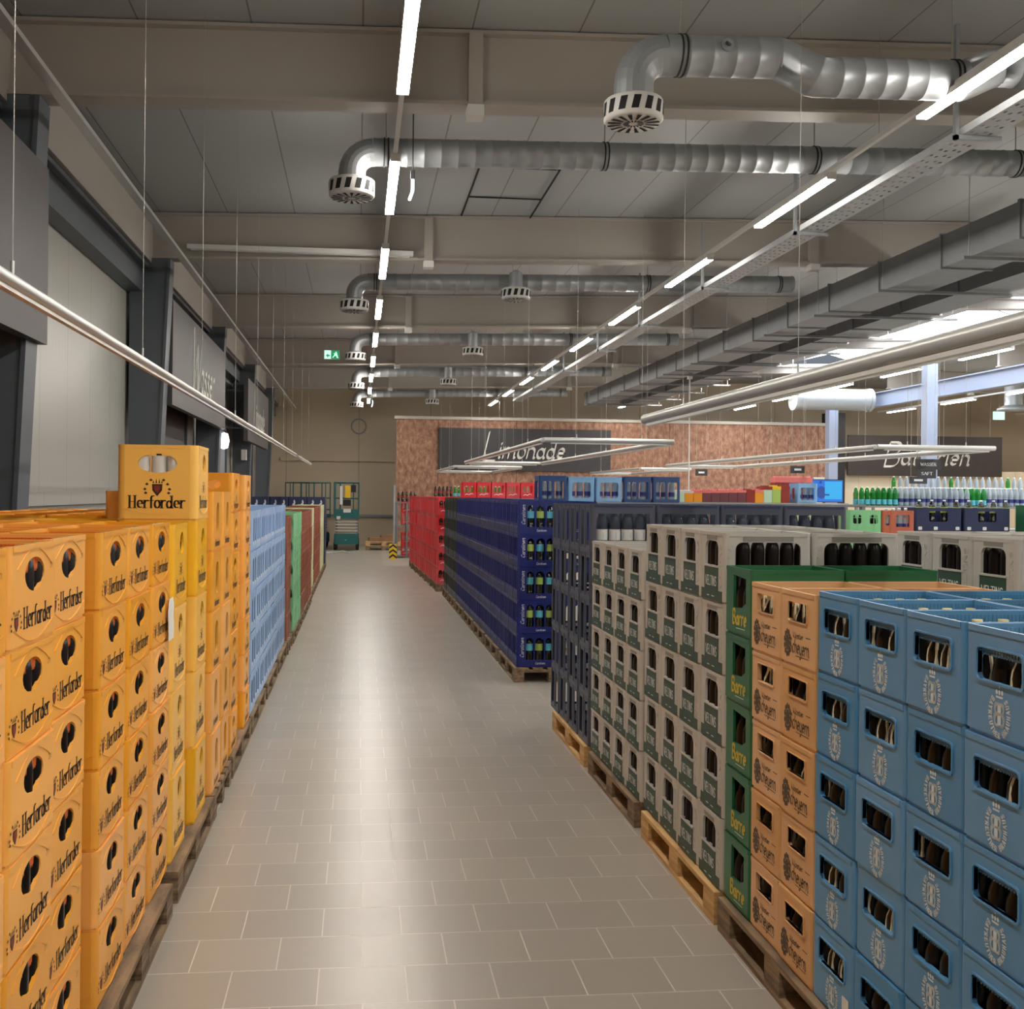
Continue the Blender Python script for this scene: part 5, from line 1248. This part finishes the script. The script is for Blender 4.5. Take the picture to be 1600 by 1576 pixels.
for l in range(4): put_crate('green_front', 7.92 + .36, 12.2, .1 + l * .43, 'tall green crate at the right edge behind the grey crates, %s' % ('topmost' if l == 3 else ORD[3 - l] + ' from top'), 'crate', None)
m_ = MB(); m_.box(-.3, .3, -.3, .3, 0, .1, 'wood_old'); tag(m_.build('wooden_plinth', None, (8.28, 12.2, 0)), 'low wooden plinth under the tall green crates', 'plinth')
# bottles in long rows at the far right
shelf(8.0, 12.0, 16.2, 17.4, 1.76, 'long grey shelf at right carrying rows of clear and green bottles')
k = 0
for r_ in range(4):
    for i in range(30):
        x = 8.12 + i * .095; tp = 'waterg' if (i < 7 or 20 <= i < 23) else 'water'
        if r_ > 1 and i < 6: continue
        lvl = 1 if (i > 6 and r_ >= 2) else 0
        seg = 'left end' if i < 7 else ('middle' if i < 20 else ('second green' if i < 23 else 'right end'))
        put_bottle(tp, x, 16.4 + r_ * .2, 1.76 + (.0), '%s water bottle in the %s group, %s row, on the far right shelf' % ('green' if tp == 'waterg' else 'clear', seg, ORD[r_]), 'bottle',
                   '%s bottles, %s group, row %d' % (tp, seg, r_), 3)
shelf(10.2, 13.6, 19.2, 20.2, 2.0, 'taller grey shelf at far right with more bottles')
for i in range(24):
    put_bottle('water' if i % 9 else 'waterg', 10.3 + i * .13, 19.5, 2.0, 'bottle on the taller far right shelf', 'bottle', 'bottles on the taller far right shelf', 2)
o = empty('bottle_pack', (9.05, 17.9, 1.79))
# far goods over the navy and red crates
shelf(1.1, 1.75, 31.0, 31.6, 1.62, 'end shelf with red crates beside the chevron post', levels=(.05, .95))
M['grey_post'] = M['galv']
m_ = MB(); m_.box(-.03, .03, -.03, .03, 0, 2.12, 'galv'); tag(m_.build('rack_post', None, (1.05, 30.9, 0)), 'tall grey rack post beside the red crates at the aisle end', 'post')
for i, z in enumerate((.05, .39, .97, 1.31)):
    put_crate('red', 1.42, 31.3, z, 'red crate on the aisle-end shelf, %s' % ('lowest', 'second from below', 'second from top', 'topmost')[i], 'crate', None)
for i in range(5): put_bottle('cola', 1.18 + i * .12, 31.12, 1.62 + .03, 'dark bottle on top of the aisle-end shelf', 'bottle', 'dark bottles on the aisle-end shelf', 3)
shelf(2.1, 5.4, 29.6, 30.4, 1.80, 'far shelf behind the red cola crates')
for i in range(9): put_bottle('cola' if i < 5 else 'waterg', 1.75 + .42 + i * .11, 29.8, 1.80, '%s bottle on the far shelf behind the red crates' % ('dark' if i < 5 else 'green'), 'bottle', '%s bottles on the far shelf' % ('dark' if i < 5 else 'green'), 3)
for i in range(8): put_bottle('waterg', 3.22 + i * .11, 29.8, 1.80, 'green bottle right of the gap on the far shelf', 'bottle', 'green bottles right of the gap', 3)
shelf(2.15, 4.3, 22.0, 22.8, 1.80, 'shelf behind the red crates carrying more red crates')
for i in range(6): put_crate('red', 2.32 + i * .31, 22.3, 1.80, 'red crate raised on the shelf behind the red stack, %s from left' % ORD[i], 'crate', None)
for i in range(5): put_bottle('waterg' if i < 3 else 'lemo', 4.0 - .1 + .13 * (i) * .3 + i * .03 + .3 - .28, 22.1 + .0, 1.80, 'bottle right of the raised red crates', 'bottle', 'bottles right of the raised red crates', 3) if False else None

# ------------------------------------------------------------------ machines and odd things at the aisle end
def lift(x, y, rz, label, closed):
    o = empty('scissor_lift', (x, y, 0), rz); tag(o, label, 'scissor lift')
    m_ = MB(); m_.box(-.4, .4, -.9, .9, .22, .5, 'teal'); m_.box(-.36, .36, -.93, -.88, .2, .55, 'teal'); m_.build('chassis', o)
    for sx in (-1, 1):
        for sy in (-.62, .62):
            w_ = MB(); w_.tube([(sx * .36 - .05, sy, .18), (sx * .36 + .05, sy, .18)], .18, 'black', 18); w_.tube([(sx * .36 - .06, sy, .18), (sx * .36 + .06, sy, .18)], .08, 'teal', 10); w_.build('wheel', o)
    for k in range(5):
        s = MB(); z = .52 + k * .1
        s.beam((-.34, -.8, z), (-.34, .8, z + .07), .04, .05, 'galv_flat'); s.beam((.34, -.8, z + .07), (.34, .8, z), .04, .05, 'galv_flat'); s.beam((-.36, -.8, z + .02), (.36, -.8, z + .02), .03, .04, 'tube'); s.build('scissor_arm', o)
    m_ = MB(); m_.box(-.42, .42, -.95, .95, 1.04, 1.16, 'teal'); m_.build('platform', o)
    m_ = MB()
    for sx in (-.4, .4):
        for sy in (-.93, -.3, .3, .93): m_.tube([(sx, sy, 1.16), (sx, sy, 2.22)], .02, 'teal', 8)
        for z in (1.3, 1.7, 2.22): m_.tube([(sx, -.93, z), (sx, .93, z)], .02, 'teal', 8)
    for sy in (-.93, .93):
        for z in (1.7, 2.22): m_.tube([(-.4, sy, z), (.4, sy, z)], .02, 'teal', 8)
        for sx in (-.22, .22): m_.tube([(sx, sy, 1.16), (sx, sy, 2.22)], .016, 'teal', 8)
    if closed: m_.box(-.4, .4, -.95, -.93, 1.16, 1.35, 'teal')
    m_.build('guard_rail', o)
    if closed:
        m_ = MB(); m_.box(-.05, .12, -.97, -.95, 1.72, 2.12, 'yellow'); m_.build('yellow_panel', o)
        m_ = MB(); m_.box(-.12, .14, -.97, -.95, 1.46, 1.66, 'black'); m_.box(.14, .3, -.97, -.9, 1.9, 2.14, 'black'); m_.build('control_box', o)
        m_ = MB(); m_.box(-.1, .14, -.97, -.95, 1.24, 1.36, 'label_white'); m_.box(-.22, -.13, -.97, -.95, 1.5, 2.1, 'label_white'); m_.box(-.32, -.2, -.98, -.95, 1.02, 1.12, 'label_white'); m_.build('warning_label', o)
        m_ = MB(); m_.tube([(-.02, -.94, .34), (-.02, -.955, .34)], .025, 'exit_green', 10); m_.build('status_lamp', o)
    return o
lift(-.38, 35.6, 0, 'teal scissor lift parked at the far end of the aisle', True)
lift(-1.75, 36.9, .5, 'second teal scissor lift behind the far navy crates', False)
m_ = MB(); m_.box(-.5, .5, -.3, .3, 0, .12, 'carton'); m_.box(-.1, .45, -.26, .26, .12, .2, 'carton')
tag(m_.build('flat_carton', None, (.85, 35.3, .290), .05), 'flat brown carton on the pallet by the partition', 'carton')
pallet(.25, 34.85, 1, 'wood_old', 'lower empty pallet at the foot of the copper partition', 'pallets', True)
pallet(.25, 34.85, 1, 'wood_new', 'upper empty pallet at the foot of the copper partition', 'pallets', True, z=.145)
o = empty('chevron_post', (1.0, 30.3, 0)); tag(o, 'yellow and black chevron guard post at the aisle end', 'guard post')
m_ = MB(); m_.box(-.11, .11, -.05, .05, 0, .43, 'yellow'); m_.build('guard_body', o)
m_ = MB()
for k in range(3):
    z = .05 + k * .14
    m_.poly([(-.11, z - .04), (0, z + .04), (.11, z - .04), (.11, z + .02), (0, z + .10), (-.11, z + .02)], lambda u, v, w_: (u, -.0505 - w_, v), 'black', .0004)
m_.build('chevron', o)
m_ = MB(); m_.tube([(0, 0, .02), (.25, .1, .03), (.5, 0, .08), (.7, -.1, .02)], .02, 'white', 8)
tag(m_.build('white_strap', None, (-.95, 33.0, .0)), 'white strap lying on the floor before the scissor lift', 'strap')
m_ = MB(); m_.box(-.9, .9, -.3, .3, 0, 1.25, 'wall_dark'); m_.box(-.92, .92, -.32, .32, 1.25, 1.29, 'galv_flat'); m_.box(-.02, .02, -.31, -.3, .1, 1.2, 'slot')
tag(m_.build('metal_cabinet', None, (-1.9, 30.5, 0)), 'dark low metal cabinet behind the far navy crates', 'cabinet')
m_ = MB(); m_.poly([(.02, 0), (.14, .0), (.15, .06), (.13, .1), (.15, .15), (.12, .19), (.03, .185), (.0, .12), (.015, .06)], lambda u, v, w_: (w_, u, v), 'paper', .001, .002)
tag(m_.build('torn_label', None, (-.838, 4.80, 1.21)), 'torn white paper strip stuck on the small orange crates', 'paper strip')
m_ = MB(); m_.poly(rrect(-.02, .025, 0, .045, .003), lambda u, v, w_: (-w_, -u, v), 'paper', .0, .001)
tag(m_.build('paper_sticker', None, (1.594, 3.30, .205)), 'small white sticker on a low steel blue crate', 'sticker')
